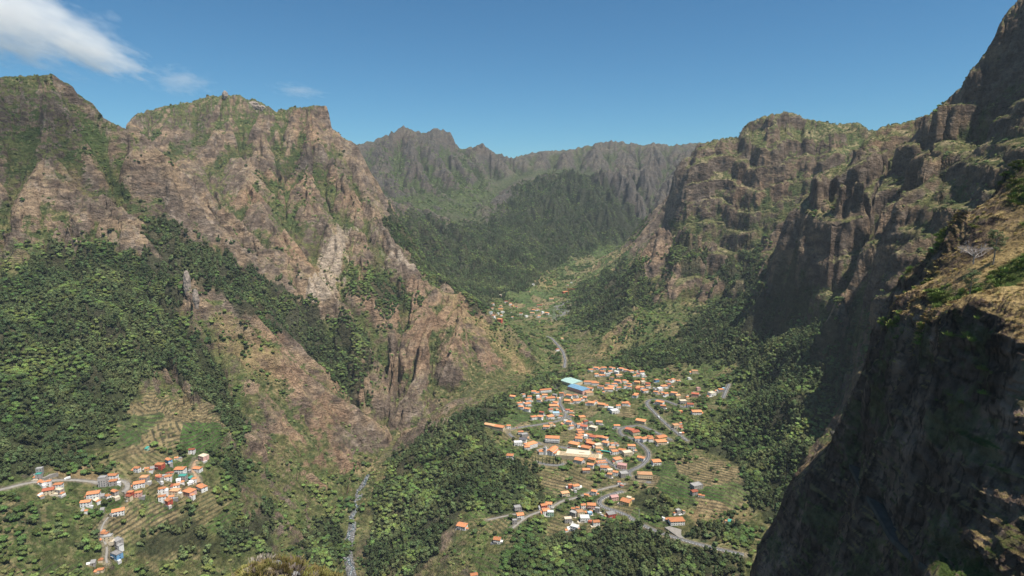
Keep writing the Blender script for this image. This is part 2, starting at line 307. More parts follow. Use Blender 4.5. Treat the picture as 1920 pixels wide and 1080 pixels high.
# ------------------------------------------------------------------ finding the ground point seen in a direction
tanel = H/RG; 
def pick(u, v):
    u = np.atleast_1d(np.asarray(u, float)); v = np.atleast_1d(np.asarray(v, float))
    p = P(u, v, 1.); a = np.arctan2(p[:, 0], p[:, 1]); te = p[:, 2]
    fi = np.clip((a-AZ0)/(AZ1-AZ0)*(NA-1), 0, NA-1.001); i = fi.astype(int); f = (fi-i)[:, None]
    T = tanel[i]*(1-f)+tanel[i+1]*f
    T = T.copy(); T[:, :40] = -9
    hit = T >= te[:, None]; j = np.where(hit.any(1), hit.argmax(1), T.argmax(1)); j = np.clip(j, 1, NR-1)
    k = np.arange(len(u)); t0 = T[k, j-1]; t1 = T[k, j]; w_ = np.clip((te-t0)/(t1-t0+1e-9), 0, 1)
    l = lr[j-1]+(lr[j]-lr[j-1])*w_; r = np.exp(l)
    return r*np.sin(a), r*np.cos(a)
def dens2(L, step):
    L = np.array(L, float); out = [L[:1]]
    for p0, p1 in zip(L[:-1], L[1:]):
        m = max(1, int(np.hypot(*(p1-p0))/step)); out.append(p0+(p1-p0)*(np.arange(1, m+1)/m)[:, None])
    return np.concatenate(out)
def region(*polys, soft=3):
    """ground-plan mask of the outlines given in (u, v), laid on the ground"""
    M = np.zeros((NA, NR), np.float32)
    for L in polys:
        L = np.array(dens2(list(L)+[L[0]], 12.)); x, y = pick(L[:, 0], L[:, 1])
        pa = (np.arctan2(x, y)-AZ0)/(AZ1-AZ0)*(NA-1); pl = (.5*np.log(x*x+y*y)-lr[0])/(lr[-1]-lr[0])*(NR-1)
        i_0, i_1 = max(0, int(pa.min())), min(NA, int(pa.max())+2); j_0, j_1 = max(0, int(pl.min())), min(NR, int(pl.max())+2)
        gi, gj = np.meshgrid(np.arange(i_0, i_1), np.arange(j_0, j_1), indexing='ij'); ins = np.zeros(gi.shape, bool)
        for k in range(len(pa)-1):
            if pl[k] == pl[k+1]: continue
            c = ((pl[k] > gj) != (pl[k+1] > gj)) & (gi < (pa[k+1]-pa[k])*(gj-pl[k])/(pl[k+1]-pl[k])+pa[k]); ins ^= c
        M[i_0:i_1, j_0:j_1] = np.maximum(M[i_0:i_1, j_0:j_1], ins)
    return blur(blur(M, soft), soft)
# ---- land cover (ground-plan masks)
forest = np.maximum.reduce([
 region([(-60,540),(0,530),(60,500),(110,462),(230,478),(310,490),(335,520),(345,560),(335,600),(400,640),(420,700),(440,760),(470,830),(445,820),(385,750),(320,690),(255,735),(225,800),(150,870),(90,880),(0,890),(-60,890)]),
 region([(250,400),(300,410),(360,450),(430,490),(500,520),(560,560),(620,620),(680,700),(700,760),(640,735),(570,650),(480,595),(400,560),(345,520),(290,470)]),
 region([(700,600),(640,560),(660,520),(700,500),(760,520),(790,550),(800,570),(740,590),(740,640),(700,640)])*.55,
 region([(740,395),(785,392),(830,420),(920,420),(945,380),(975,345),(1060,322),(1130,338),(1170,372),(1210,420),(1200,440),(1110,470),(1060,490),(990,540),(930,560),(900,585),(860,550),(810,535),(770,480),(715,425)]),
 region([(1075,540),(1150,500),(1215,505),(1225,560),(1180,590),(1130,620),(1060,610),(1075,570)]),
 region([(1330,560),(1420,545),(1480,560),(1560,600),(1590,640),(1580,740),(1520,840),(1505,930),(1490,960),(1440,970),(1400,920),(1380,870),(1290,830),(1330,795),(1400,745),(1390,680),(1300,680),(1200,690),(1140,690),(1190,650),(1260,650)]),
 region([(1240,465),(1290,447),(1330,480),(1340,525),(1250,500)],[(1335,500),(1440,465),(1430,530),(1420,550),(1360,535)]),
 region([(1005,708),(960,735),(905,762),(860,782),(790,822),(725,870),(695,960),(680,1080),(790,1080),(830,1010),(870,960),(1010,920),(1005,885),(955,865),(915,830),(905,800),(1050,720),(1080,695)]),
 region([(930,1090),(960,1025),(1050,1000),(1090,1010),(1180,975),(1230,1005),(1300,1028),(1400,1045),(1400,1090)]),
 region([(1285,985),(1380,985),(1395,1015),(1290,1012)],[(1195,920),(1240,930),(1250,975),(1200,960)]),
 region([(920,930),(1000,910),(1060,945),(1040,950),(990,960),(950,965),(900,975)])*.7,
 region([(410,860),(450,850),(470,900),(440,930)],[(300,980),(350,960),(400,1000),(390,1040),(270,1050),(230,1030)],[(560,1020),(620,960),(650,990),(640,1080),(570,1080)],[(460,960),(510,950),(530,1010),(500,1030),(400,1060),(380,1040)],[(600,600),(680,600),(700,700),(640,690)])*.75,
 region([(1590,580),(1640,600),(1640,660),(1600,700)])*.6,
])
green = np.maximum.reduce([
 region([(900,1090),(870,1000),(900,900),(930,760),(1020,700),(1060,690),(1380,650),(1440,760),(1300,830),(1380,900),(1430,1000),(1420,1050),(1100,1090)]),
 region([(900,600),(960,540),(1080,480),(1160,450),(1200,470),(1130,520),(1080,560),(1060,690),(1010,690),(960,650)]),
 region([(1150,560),(1240,560),(1330,600),(1300,690),(1180,690),(1100,640)])*.8,
 region([(0,600),(0,440),(110,450),(250,470),(240,600),(100,560)])*.9,
 region([(-60,1090),(-60,900),(180,860),(230,780),(420,800),(470,880),(440,940),(420,1090)])*.85,
 region([(0,760),(120,640),(420,560),(520,640),(440,800),(300,800),(100,900),(0,900)])*.6,
 region([(540,600),(700,560),(740,700),(640,720)],[(600,500),(720,470),(760,540),(640,560)])*.5,
 region([(420,880),(600,860),(680,900),(650,1080),(400,1090)])*.45,
 region([(560,260),(640,290),(700,380),(520,420),(480,330)],[(700,270),(900,290),(930,400),(740,400)])*.3,
])
summit = np.maximum.reduce([
 region([(-60,150),(60,135),(190,200),(280,270),(160,310),(100,300),(-60,320)]),
 region([(250,215),(330,190),(430,165),(540,200),(610,190),(600,235),(480,240),(330,235),(260,240)]),
 region([(1392,262),(1420,215),(1480,205),(1640,240),(1590,320),(1500,310),(1400,290)],[(1270,310),(1400,280),(1360,345),(1280,345)]),
 region([(560,400),(700,400),(720,460),(560,460),(480,420)])*.5,
])
terr = np.maximum.reduce([
 region([(235,750),(340,740),(440,790),(430,830),(380,840),(230,850)],[(250,930),(340,930),(330,980),(200,1010),(200,960)]),
 region([(1200,890),(1260,870),(1340,860),(1400,890),(1400,960),(1280,950),(1200,920)]),
 region([(1100,770),(1200,780),(1170,830),(1100,810)],[(1000,900),(1080,890),(1130,920),(1060,935),(1000,920)],[(915,770),(1000,770),(1000,800),(920,800)],[(960,560),(1000,540),(1050,560),(1040,600),(980,600)],[(1120,480),(1190,460),(1180,500),(1100,520)]),
 region([(60,560),(110,540),(120,580),(60,600)],[(0,880),(60,880),(60,905),(0,920)])*.7,
])
dry = np.maximum.reduce([
 region([(560,540),(600,470),(640,430),(660,440),(640,490),(600,560)],[(600,560),(640,500),(660,500),(620,580)])*1.0,
 region([(830,560),(852,545),(900,600),(960,650),(1000,700),(990,710),(930,650),(860,600)])*.8,
 region([(370,560),(440,590),(520,650),(540,720),(470,700),(400,620)])*.8,
 region([(100,830),(150,810),(160,880),(90,895)],[(55,870),(170,880),(240,890),(230,905),(80,900)])*.9,
 region([(1290,940),(1400,930),(1420,970),(1350,990),(1290,985)],[(1310,1010),(1420,1000),(1420,1040),(1330,1025)])*.9,
 region([(1150,610),(1210,620),(1210,670),(1110,670)],[(985,510),(1050,520),(1030,550),(1000,540)],[(1440,575),(1465,580),(1470,600),(1440,600)])*.8,
 region([(90,150),(180,210),(130,190),(60,160)],[(100,300),(200,360),(180,370),(100,330)],[(240,340),(280,370),(280,390),(250,380)])*.8,
 region([(1660,560),(1920,480),(1920,620),(1800,610),(1680,590)])*.9,
])
scree = region([(1040,575),(1070,560),(1065,585),(1045,605),(1030,600)])
scar = region([(600,470),(640,425),(665,430),(650,470),(610,540),(560,600),(580,530)],[(640,480),(660,490),(620,580),(600,620),(610,560)],[(1300,590),(1320,595),(1330,650),(1310,640)],[(690,455),(760,480),(780,520),(740,500)],[(255,345),(278,350),(275,375),(256,370)], soft=2)
# ---- roads are cut into the ground
ROADS = [
 ('asphalt_road', 6.5, 'a', [(1400,1041),(1340,1028),(1290,1015),(1240,1000),(1200,982),(1182,971),(1168,962),(1150,956),(1138,954),(1127,949),(1122,943),(1125,936),(1138,930),(1155,924),(1172,919)]),
 ('asphalt_road', 7, 'a', [(1225,904),(1205,903),(1195,900),(1183,895),(1177,889),(1180,883),(1189,879),(1200,875),(1211,866),(1217,855),(1215,845),(1205,835),(1190,824),(1177,820),(1165,816),(1160,808),(1165,802),(1180,799),(1202,797),(1231,811),(1261,827)]),
 ('asphalt_road', 7, 'a', [(1292,829),(1276,817),(1261,805),(1239,786),(1223,769),(1214,761),(1212,753),(1223,748),(1248,751),(1270,760),(1291,765)]),
 ('asphalt_road', 6, 'a', [(965,822),(955,815),(949,806),(969,802),(1004,797),(1035,792),(1054,787),(1062,780),(1056,767),(1049,756),(1051,747),(1057,739),(1059,732),(1068,738),(1085,742),(1100,741)]),
 ('asphalt_road', 5, 'a', [(1062,780),(1070,788),(1081,800),(1095,811)]),
 ('asphalt_road', 7, 'a', [(1005,829),(1020,834),(1050,838),(1078,842),(1106,846),(1115,853),(1134,861),(1153,874),(1166,880),(1180,883)]),
 ('country_lane', 4.5, 'c', [(1177,905),(1144,913),(1116,920),(1097,927),(1074,935),(1052,939),(1035,951),(1012,959),(990,967),(973,979),(957,993)]),
 ('country_lane', 3, 'c', [(980,962),(956,965),(930,971),(909,976)]),
 ('asphalt_road', 6, 'a', [(1001,864),(1027,872),(1054,873),(1058,866)]),
 ('asphalt_road', 7, 'a', [(1058,690),(1060,675),(1056,660),(1050,652),(1044,645),(1034,634),(1024,630)]),
 ('country_lane', 6, 'c', [(-20,922),(0,918),(40,905),(75,899),(105,900),(143,899),(184,905),(208,899),(230,898),(242,906),(241,918),(225,928)]),
 ('dirt_track', 5, 'd', [(372,912),(374,904),(372,894),(358,885),(362,870),(370,856)]),
 ('country_lane', 2.5, 'c', [(206,1067),(196,1053),(194,1043),(204,1036),(201,1022),(194,1010),(186,1002),(187,993),(194,976),(206,964)]),
 ('asphalt_road', 7, 'a', [(1368,717),(1360,735),(1355,748)]),
 ('country_lane', 4, 'c', [(940,588),(955,584),(975,592),(1000,592),(1020,588),(1035,592)]),
 ('old_cliff_road', 7, 'o', [(1563,808),(1587,844),(1611,882),(1635,921),(1659,959),(1688,1007),(1736,1051),(1790,1085)]),
]
def carve(x, y, z, wi, wo):
    a = (np.arctan2(x, y)-AZ0)/(AZ1-AZ0)*(NA-1); l = (.5*np.log(x*x+y*y)-lr[0])/(lr[-1]-lr[0])*(NR-1)
    r = np.hypot(x, y); da = int(wo/(r.mean()*(az[1]-az[0])))+2; dl_ = int(wo/(r.mean()*(lr[1]-lr[0])))+2
    i_0, i_1 = max(0, int(a.min())-da), min(NA, int(a.max())+da); j_0, j_1 = max(0, int(l.min())-dl_), min(NR, int(l.max())+dl_)
    gx_ = XG[i_0:i_1, j_0:j_1]; gy_ = YG[i_0:i_1, j_0:j_1]; best = np.full(gx_.shape, 1e9); bz = np.zeros(gx_.shape)
    for k in range(len(x)):
        dd = np.hypot(gx_-x[k], gy_-y[k]); m = dd < best; best[m] = dd[m]; bz[m] = z[k]
    w_ = 1-sstep(wi, wo, best); H[i_0:i_1, j_0:j_1] = H[i_0:i_1, j_0:j_1]*(1-w_)+bz*w_
    return i_0, i_1, j_0, j_1, w_
def smooth1(a, k=3, it=3):
    for _ in range(it):
        b_ = np.pad(a, (k, k), mode='edge'); a = np.convolve(b_, np.ones(2*k+1)/(2*k+1), 'valid')
    return a
roadmask = np.zeros((NA, NR)); ROADPTS = []
for nm, wd, kd, L in ROADS:
    L = np.array(L, float); x, y = pick(L[:, 0], L[:, 1])
    if kd == 'o':   # a bench built against the cliff
        L = dens2(L, 8.); x, y = pick(L[:, 0], L[:, 1]); r_o = smooth1(np.hypot(x, y), 4, 3)-5; Pt_ = P(L[:, 0], L[:, 1], r_o); ROADPTS.append((nm, wd, kd, Pt_)); continue
    s_ = np.r_[0, np.cumsum(np.hypot(np.diff(x), np.diff(y)))]; m = max(8, int(s_[-1]/4)); t = np.linspace(0, s_[-1], m)
    x = smooth1(np.interp(t, s_, x), 1, 4); y = smooth1(np.interp(t, s_, y), 1, 4); z = smooth1(Hat(x, y), 3, 3)
    i_0, i_1, j_0, j_1, w_ = carve(x, y, z-.3, wd*.5+1.5, wd*.5+(7 if kd != 'o' else 5))
    roadmask[i_0:i_1, j_0:j_1] = np.maximum(roadmask[i_0:i_1, j_0:j_1], w_)
    ROADPTS.append((nm, wd, kd, np.stack([x, y, z], -1)))
tanel = H/RG
# ------------------------------------------------------------------ where the houses stand (roof centres and widths read off enlargements: origin, scale, list)
HZ = [
('upper', 900, 660, 6.353, "390,530,70;520,512,45;590,535,60;575,570,80;640,475,60,owg;690,490,40;705,570,60;770,515,70;835,550,120;690,535,50,wwf;470,612,70;490,655,70;565,618,80;560,680,80;900,605,70;875,640,110,ocg;840,690,60,rwh;735,722,60,rgg;640,775,80;715,770,75;838,768,90;960,755,50;905,730,90,bwf;970,495,60,ogg;890,515,60,ggf;1065,520,80;1135,518,55;1040,580,80,oyg;1160,575,100,owg;1190,565,60;1250,545,50,ogg;1300,490,100,tcf;1310,430,80;1450,415,60;1520,380,60;1600,385,70;1560,415,80;1530,440,110,owg;1640,345,80;1720,345,50;1730,410,45;1775,385,60;1780,420,50;1870,360,70,oyh;1880,425,60;1855,512,60;1650,430,60;1315,215,60;1385,190,65;1475,190,70;1560,190,50;1590,185,40;1460,235,70;1550,235,60;1385,270,50,owg;1440,270,40,owg;1475,270,40,owg;1520,270,45,wwf;1625,240,60,wwf;1650,280,80,tcg;1680,200,60;1720,195,30;1740,220,60;1800,230,60;1890,240,30;1865,270,40;1575,310,50,tgf;1270,600,40;1325,605,90;1370,590,50;1455,625,90,ocg;1500,625,50;1555,670,70,wbf;1600,700,100,wwf;1645,645,60;1730,612,90;1090,740,50,owg;1045,695,60,rwh;1085,695,50;1215,775,80,oyh;1060,835,70;1020,825,50,wwf;1090,885,60;1180,865,60;1255,830,60,rgh;1320,830,50,ggf;1240,885,90,rwg;1350,900,100,ccf;1420,835,80;1630,880,80;1810,935,110,rcg;340,885,55;790,890,80;845,860,60,tcf;485,955,70;530,985,90,ggf;1190,945,70;1185,1005,80;1320,1000,80;1275,1000,40,wwf;1455,1020,80"),
('east', 1160, 660, 6.353, "265,240,65;290,275,50,wwf;215,270,40,rwh;290,330,40,oyh;290,360,60,ccf;350,380,60,rgg;345,410,60;280,425,50;225,430,60,orh;310,460,80;200,515,60;450,335,60,obh;600,330,35;645,330,50;720,330,30;600,390,50,rgh;540,410,80;490,440,70,wwf;440,480,60;520,475,40;560,500,60,owg;660,490,80;700,520,60,tcg;815,530,40,oyh;945,435,50,ppf;910,500,90,rpg;1215,450,60,ogh;1110,490,90,cwf;1250,415,40,bgf;490,600,100,owf;765,585,90,cgf;850,620,80,rwg;925,710,120,owh;530,645,70,ogg;735,695,50,orh;265,815,120,ocg;695,870,90,tcf;765,950,30,oph;170,940,100,rcg;270,1030,90;375,1030,60,owg;505,1030,130,oyh;905,230,80,tcf;840,305,40,wwf"),
('main', 900, 780, 5.333, "475,310,60,owg;380,265,90,wwf;430,235,80,dwg;300,395,75;940,275,110,oyh;1000,155,65,ocg;990,215,80;1110,200,80,rwh;1215,215,80,ogh;1085,250,60;1105,270,90,orh;1255,265,70;1320,278,50;1180,290,80,ccf;1060,310,100,ocg;990,445,90;1120,435,80,oyh;1105,490,70,owg;1060,540,80,ogg;1250,515,90;1300,545,60,ccf;1355,565,55;1295,585,50,ogh;1390,650,40,owh;1185,375,45;1220,335,60,tcg;1290,330,70,tcf;1345,350,70;1425,340,80;1470,365,100,ccf;1375,430,85;1515,300,80;1610,420,75;1760,455,90;1420,495,100,ppf;960,700,70;900,695,40,orh;850,770,85,tch;1140,755,60;1065,795,50,oyh;640,895,70,orh;685,880,70;660,945,80;705,965,70,wsf;375,915,75,ggf;400,990,75,owg;1115,890,90,oph;1030,895,50;935,915,50,ogg;975,915,40;935,970,70,ggf;1000,960,80,tcf;1060,945,30,oyh;1100,950,50,bbf;1175,930,50,ggf;880,1030,80,cgf;1055,1020,100,wwf;1090,1030,40,rrh;1160,1060,70;1310,980,95,grf;1340,810,80,ppg;1460,850,100,oyh;1490,805,50,ccf;1610,225,80;1700,215,60,owg;1810,240,110,och;1440,575,90,ggf"),
('lower', 840, 880, 3.2, "85,335,60;295,420,45;760,345,50,wwf;725,350,20,wwf;1370,305,90,owh;1380,250,30,ggf;1490,95,70,ggf;1475,135,40,rgg;155,630,45;400,310,30,ggf;1690,305,22,sgf;1510,145,20"),
('hamlet', 40, 810, 4.155, "145,290,50,ggf;140,350,45,sgf;165,383,45;215,388,40;290,415,70;215,455,85,rcg;300,460,60,cgf;150,483,30,wwf;565,478,100,owg;505,548,80,owg;585,525,40,cyf;670,485,55;730,470,60,ogg;635,480,35,ggf;715,345,80,owg;720,390,65,ogh;905,288,50;975,285,40,oyh;1020,275,40,ggf;1080,260,75,orf;1150,220,60,obg;1210,192,35;1240,285,90;1170,305,40,rch;1145,348,65;1070,330,50,ogg;1110,320,50,ggf;1075,355,50,rgh;960,355,70,tgf;920,395,95,owg;1330,135,55,rwg;1420,185,80,cpf;1375,278,75,owg;1260,345,70,sgf;1320,348,40,sgf;1350,370,40;1210,400,55;1225,375,40,wwf;1100,440,65;1200,455,85,tch;1100,505,65;1170,495,50;1145,535,65,org;1310,455,100,oph;1408,425,95,owg;850,475,50,orh;845,505,50,rcg;915,475,60,oph;755,610,100;655,775,60;680,810,70,gcf;740,840,90,ggf;745,945,90,gbf;560,1005,40,ggf;620,1060,50,ocg;630,595,25,ggf;980,120,30,ssf"),
('far', 860, 500, 5.4, "345,375,30;425,400,35,tch;425,430,55,oyh;480,355,35,rwh;525,375,30;545,395,30,oyh;445,460,40,wwf;395,470,30,wwf;325,465,35,bwf;350,498,40;415,535,60,orh;430,490,30;585,410,25,rgh;630,475,35;685,500,35,wwf;760,440,40;745,470,50,tcg;800,435,35;820,390,60,rch;850,460,30,wwf;895,470,45,owg;815,500,35;820,555,20,tch;545,510,25;940,325,50,tcg;1075,255,60,orh;1105,180,20;1140,155,20,wwf;755,180,25,wwf;1000,840,40,rwh;1045,730,30,tch;340,420,25,rch;425,290,30,cph"),
]
HOUSES = []
_hr = np.random.RandomState(11)
for zone, ox, oy, scl, txt in HZ:
    for it in txt.split(';'):
        f = it.split(','); u = ox+float(f[0])/scl; v = oy+float(f[1])/scl; wpx = float(f[2])/scl
        x, y = pick(u, v+3.); z = Hat(x, y)[0]; x = x[0]; y = y[0]; D = math.hypot(x, y)
        vo = 4.5*1150/D*.9; x, y = pick(u, v+vo); x = x[0]; y = y[0]; D = math.sqrt(x*x+y*y+z*z)
        code = f[3] if len(f) > 3 else 'owh'
        w_ = max(4.5, min(30, wpx*D/1150*(.66 if zone == 'hamlet' else .86)))
        HOUSES.append(dict(zone=zone, u=u, v=v, x=x, y=y, w=w_, px=wpx, code=code, rot=math.radians(_hr.choice([-28, -12, 8, 22])+_hr.uniform(-8, 8))))
for k in range(64):   # small sheds and outbuildings beside the houses
    b_ = HOUSES[_hr.randint(len(HOUSES))]
    if b_['zone'] == 'far': continue
    an_ = _hr.uniform(0, 6.28); HOUSES.append(dict(zone=b_['zone'], u=b_['u']+k*.01, v=b_['v'], x=b_['x']+math.cos(an_)*(b_['w']*.7+4), y=b_['y']+math.sin(an_)*(b_['w']*.7+5), w=float(_hr.uniform(3.4, 5.3)), px=4., code=str(_hr.choice(['owg', 'ggf', 'wwf', 'rcg', 'tgf', 'gwg', 'ocg', 'ggg'])), rot=b_['rot']+float(_hr.choice([0, 1.57]))))
# spread out overlapping footprints a little
BIG = [ # u, v, length, depth, height, rotation, name
 ('sports_hall', 1071.5, 715.5, 39, 35, 8, -50), ('sports_hall', 1085, 728.5, 46, 25, 9, -48), ('school_building', 1022.5, 731.5, 27, 10, 6.5, 18),
 ('terraced_block', 1107, 716.5, 30, 11, 6, -8), ('terraced_block', 1116, 719, 17, 9, 6, -8), ('farm_building', 919, 796.5, 22, 10, 7, -24), ('farm_building', 935, 803, 24, 12, 8, -24),
 ('hotel', 1035.5, 823, 27, 14, 10, -8), ('town_hall', 995, 834, 24, 13, 8, 35), ('parish_church', 1036, 845, 24, 12, 8, 60), ('rectory', 1019, 847.5, 17, 10, 6, 0),
 ('market_hall', 1084, 851.5, 46, 22, 7, -12), ('hotel', 1208.5, 891.5, 24, 12, 9, -6), ('guest_house', 1127.5, 868.5, 18, 11, 7, 12), ('bus_shelter', 1136, 847, 30, 4, 3, -22), ('tower_block', 194, 904, 9, 8, 12, 10)]
BIGP = []
for nm, u, v, L_, D_, h_, ro in BIG:
    x, y = pick(u, v+h_*.55); BIGP.append((nm, float(x[0]), float(y[0]), L_, D_, h_, math.radians(ro), u, v))
allf = [[h['x'], h['y'], h['w']*.45] for h in HOUSES]+[[b_[1], b_[2], .5*b_[3]*.75] for b_ in BIGP]
F_ = np.array(allf); nH = len(HOUSES); mv = np.r_[np.ones(nH), np.zeros(len(BIGP))]
for _ in range(12):
    dx = F_[:, None, 0]-F_[None, :, 0]; dy = F_[:, None, 1]-F_[None, :, 1]; dd = np.hypot(dx, dy)+1e-6; ov = np.clip(F_[:, None, 2]+F_[None, :, 2]-dd, 0, 3)*(dd > .01)
    F_[:, 0] += (dx/dd*ov).sum(1)*.25*mv; F_[:, 1] += (dy/dd*ov).sum(1)*.25*mv
for i, h in enumerate(HOUSES): h['x'], h['y'] = F_[i, :2]
housemask = np.zeros((NA, NR))
def stamp(M, x, y, rad):
    r = math.hypot(x, y); a = (math.atan2(x, y)-AZ0)/(AZ1-AZ0)*(NA-1); l = (math.log(r)-lr[0])/(lr[-1]-lr[0])*(NR-1)
    da = int(rad/(r*(az[1]-az[0])))+1; dl_ = int(rad/(r*(lr[1]-lr[0])))+1; i_0, j_0 = max(0, int(a)-da), max(0, int(l)-dl_)
    s_ = (slice(i_0, int(a)+da+2), slice(j_0, int(l)+dl_+2)); M[s_] = np.maximum(M[s_], 1-sstep(rad*.8, rad*1.15, np.hypot(XG[s_]-x, YG[s_]-y)))
for x, y, rr in F_: stamp(housemask, x, y, rr*1.5+3)
for b_ in BIGP:   # level building plots for the large buildings
    zz = Hat(np.array([b_[1]]), np.array([b_[2]])); carve(np.array([b_[1]]), np.array([b_[2]]), zz, .5*b_[3], .5*b_[3]+14)
tanel = H/RG
for h in HOUSES:   # a level plot under each house
    if h['zone'] == 'far': h['z'] = float(Hat(np.array([h['x']]), np.array([h['y']]))[0]); continue
    q_ = h['w']*.42; zz = Hat(np.array([h['x'], h['x']-q_, h['x']+q_, h['x'], h['x']]), np.array([h['y'], h['y'], h['y'], h['y']-q_, h['y']+q_])); h['z'] = float(.5*zz.mean()+.5*zz.min()+.3)
    carve(np.array([h['x']]), np.array([h['y']]), np.array([h['z']-.2]), h['w']*.5, h['w']*.5+6)
tanel = H/RG
# ------------------------------------------------------------------ adaptive resampling: vertices spread evenly over slopes, cliffs get as many rows as they are tall
NROW = 1500
tanel = H/RG; run = np.maximum.accumulate(tanel, 1); vis = np.clip(1-(run-tanel)*25, .12, 1)
vis = blur(vis, 3)
dl = lr[1]-lr[0]; dH = np.gradient(H, axis=1)
vis = vis*np.clip(1+(tanel+.74)*9, .06, 1)
wgt = vis*np.hypot(dl*.35, np.hypot(dH, dl*RG*.15)/RG)+dl*.02
infr = sstep(1.0, 1.15, 1)*0+1
wgt = blur(wgt, 4)
cs = np.cumsum(wgt, 1); cs -= cs[:, :1]; cs /= cs[:, -1:]
ug = [-480, -300, -180]+list(np.arange(-125, 2035, 1.4))+[2040, 2060, 2100, 2200, 2350, 2550, 2800, 3100]
caz = np.arctan2((np.array(ug)-960)/FPX, CP); caz = caz[(caz > AZ0) & (caz < AZ1)]
NC = len(caz); tt = np.linspace(0, 1, NROW)
fi = (caz-AZ0)/(AZ1-AZ0)*(NA-1); i0 = np.clip(fi.astype(int), 0, NA-2); ff = (fi-i0)[:, None]
inv = np.stack([np.interp(tt, cs[i], lr) for i in range(NA)])
LV = inv[i0]*(1-ff)+inv[i0+1]*ff
RV = np.exp(LV); AV = np.repeat(caz[:, None], NROW, 1)
XV = RV*np.sin(AV); YV = RV*np.cos(AV); ZV = Hat(XV, YV)
V = np.stack([XV, YV, ZV], -1)
def normals(V):
    du = np.gradient(V, axis=0); dv = np.gradient(V, axis=1)
    N = np.cross(du, dv); N /= np.linalg.norm(N, axis=-1, keepdims=True)+1e-9
    return np.where(N[..., 2:3] < 0, -N, N)
N = normals(V)
ampV = Hat(XV, YV, amp); steep = sstep(.25, .75, 1-N[..., 2]); calmV = Hat(XV, YV, calm)
near = sstep(700, 350, RV)
p3 = V*np.array([1, 1, .8])
d = (fbm3(p3/45., 4, 3)*9+ridged3(p3/16., 3, 8)*2.2)*(.25+.75*steep)*np.clip(ampV+.05, 0, 1)
d += near*(ridged3(V*np.array([1, 1, .55])/42., 3, 42)*4.5)*sstep(.3, .6, steep)
d += near*(ridged3(p3/30., 4, 12)*2.2+ridged3(V*np.array([1, 1, .35])/11., 4, 15)*1.2+ridged3(V*np.array([1, 1, .7])/3.5, 3, 19)*.5)*(.3+.7*steep)
d += (1-calmV)*ridged3(V/np.array([14, 14, 5.]), 2, 31)*1.1*steep
V = V+N*d[..., None]
N = normals(V); steep = 1-N[..., 2]
# ------------------------------------------------------------------ what grows where, per vertex
def mix(a, b, t): return a*(1-t[..., None])+np.asarray(b)*t[..., None]
UV_, VV_, FV_ = proj(V)
jx = XV+fbm2(XV/25, YV/25, 3, 71)*RV*.016; jy = YV+fbm2(XV/25, YV/25, 3, 77)*RV*.016
mF, mG, mT, mD, mS, mX, mR = [Hat(jx, jy, f) for f in (forest, green, terr, dry, scree, summit, roadmask)]
mR = Hat(XV, YV, roadmask)
nA = fbm3(V/60., 4, 40); nB = fbm3(V/18., 4, 44); nC = fbm3(V/6., 3, 48); nD = fbm3(V/180., 3, 52)
nS = fbm3(V/np.array([60, 60, 14.])+.6*nA[..., None], 3, 56); nV = fbm3(V/np.array([11, 11, 60.]), 3, 58)
rg_ = Hat(XV, YV, rgt); stp = np.clip(sstep(.18, .5, steep)-.45*rg_*sstep(.6, .4, steep), 0, 1); cV = Hat(XV, YV, conc); mHi = sstep(2600, 3300, RV)
rock = mix(np.broadcast_to(np.array([.135, .112, .098]), V.shape), [.245, .190, .142], sstep(-.25, .35, nA+.5*nS))
rock = mix(rock, [.235, .205, .185], sstep(.05, .5, nB+.4*nV)*.7)
rock = mix(rock, [.085, .066, .058], sstep(.05, .45, -nS-.4*nB)*.7)
rock = mix(rock, [.30, .195, .125], sstep(.12, .45, nD+.4*nB)*.4)
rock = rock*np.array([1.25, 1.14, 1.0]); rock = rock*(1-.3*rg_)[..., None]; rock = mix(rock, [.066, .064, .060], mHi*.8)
scr = mix(np.broadcast_to(np.array([.125, .125, .048]), V.shape), [.065, .085, .032], sstep(-.2, .3, nB))
dryc = mix(np.broadcast_to(np.array([.34, .235, .125]), V.shape), [.24, .19, .085], sstep(-.2, .3, nB))
veg = np.clip(1.2-stp*1.15+1.0*(nB+nA)+.30*cV, 0, 1)*(.56+.3*nD)+.18*cV
lush = np.clip(mG*1.1+mX*1.3+.9*rg_*(1-stp), 0, 1)
veg = np.clip(veg+lush*(.75-.75*sstep(.45, .8, steep))+mX*.5*(1-stp), 0, 1)
veg = sstep(.25, .62, veg+.35*nC)
vegc = mix(scr, [.05, .062, .034], mHi*.8); vegc = mix(vegc, [.078, .112, .036], np.clip(mG+.9*mX, 0, 1)*sstep(-.4, .3, nA))
vegc = mix(vegc, [.13, .185, .048], mG*sstep(-.02, .35, nB-.3*nA)*.85)
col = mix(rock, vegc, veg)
dr = sstep(.3, .7, mD*.9+.3*nB+.15)*sstep(.1, .3, mD)
nE = fbm3(V/2.6, 2, 88)
col = mix(col, [.20, .165, .085], sstep(-.05, .35, nC+.6*nE+.3*nB)*.6*(1-stp)*(1-mF)*(1-.85*mHi))
col = mix(col, [.045, .065, .022], sstep(.1, .45, -nC+.6*nE)*.6*(1-stp))
col = mix(col, dryc, dr*(1-.5*stp)*.8)
col = mix(col, [.30, .215, .12], sstep(.18, .42, nA*.6+nC*.6)*(1-stp)*.55*(1-mG)*(1-.85*mHi))
col = mix(col, [.22, .205, .20], sstep(.3, .6, mS)); col = mix(col, [.40, .32, .245], sstep(.35, .7, Hat(jx, jy, scar)+.3*nB)*(.5+.5*stp))
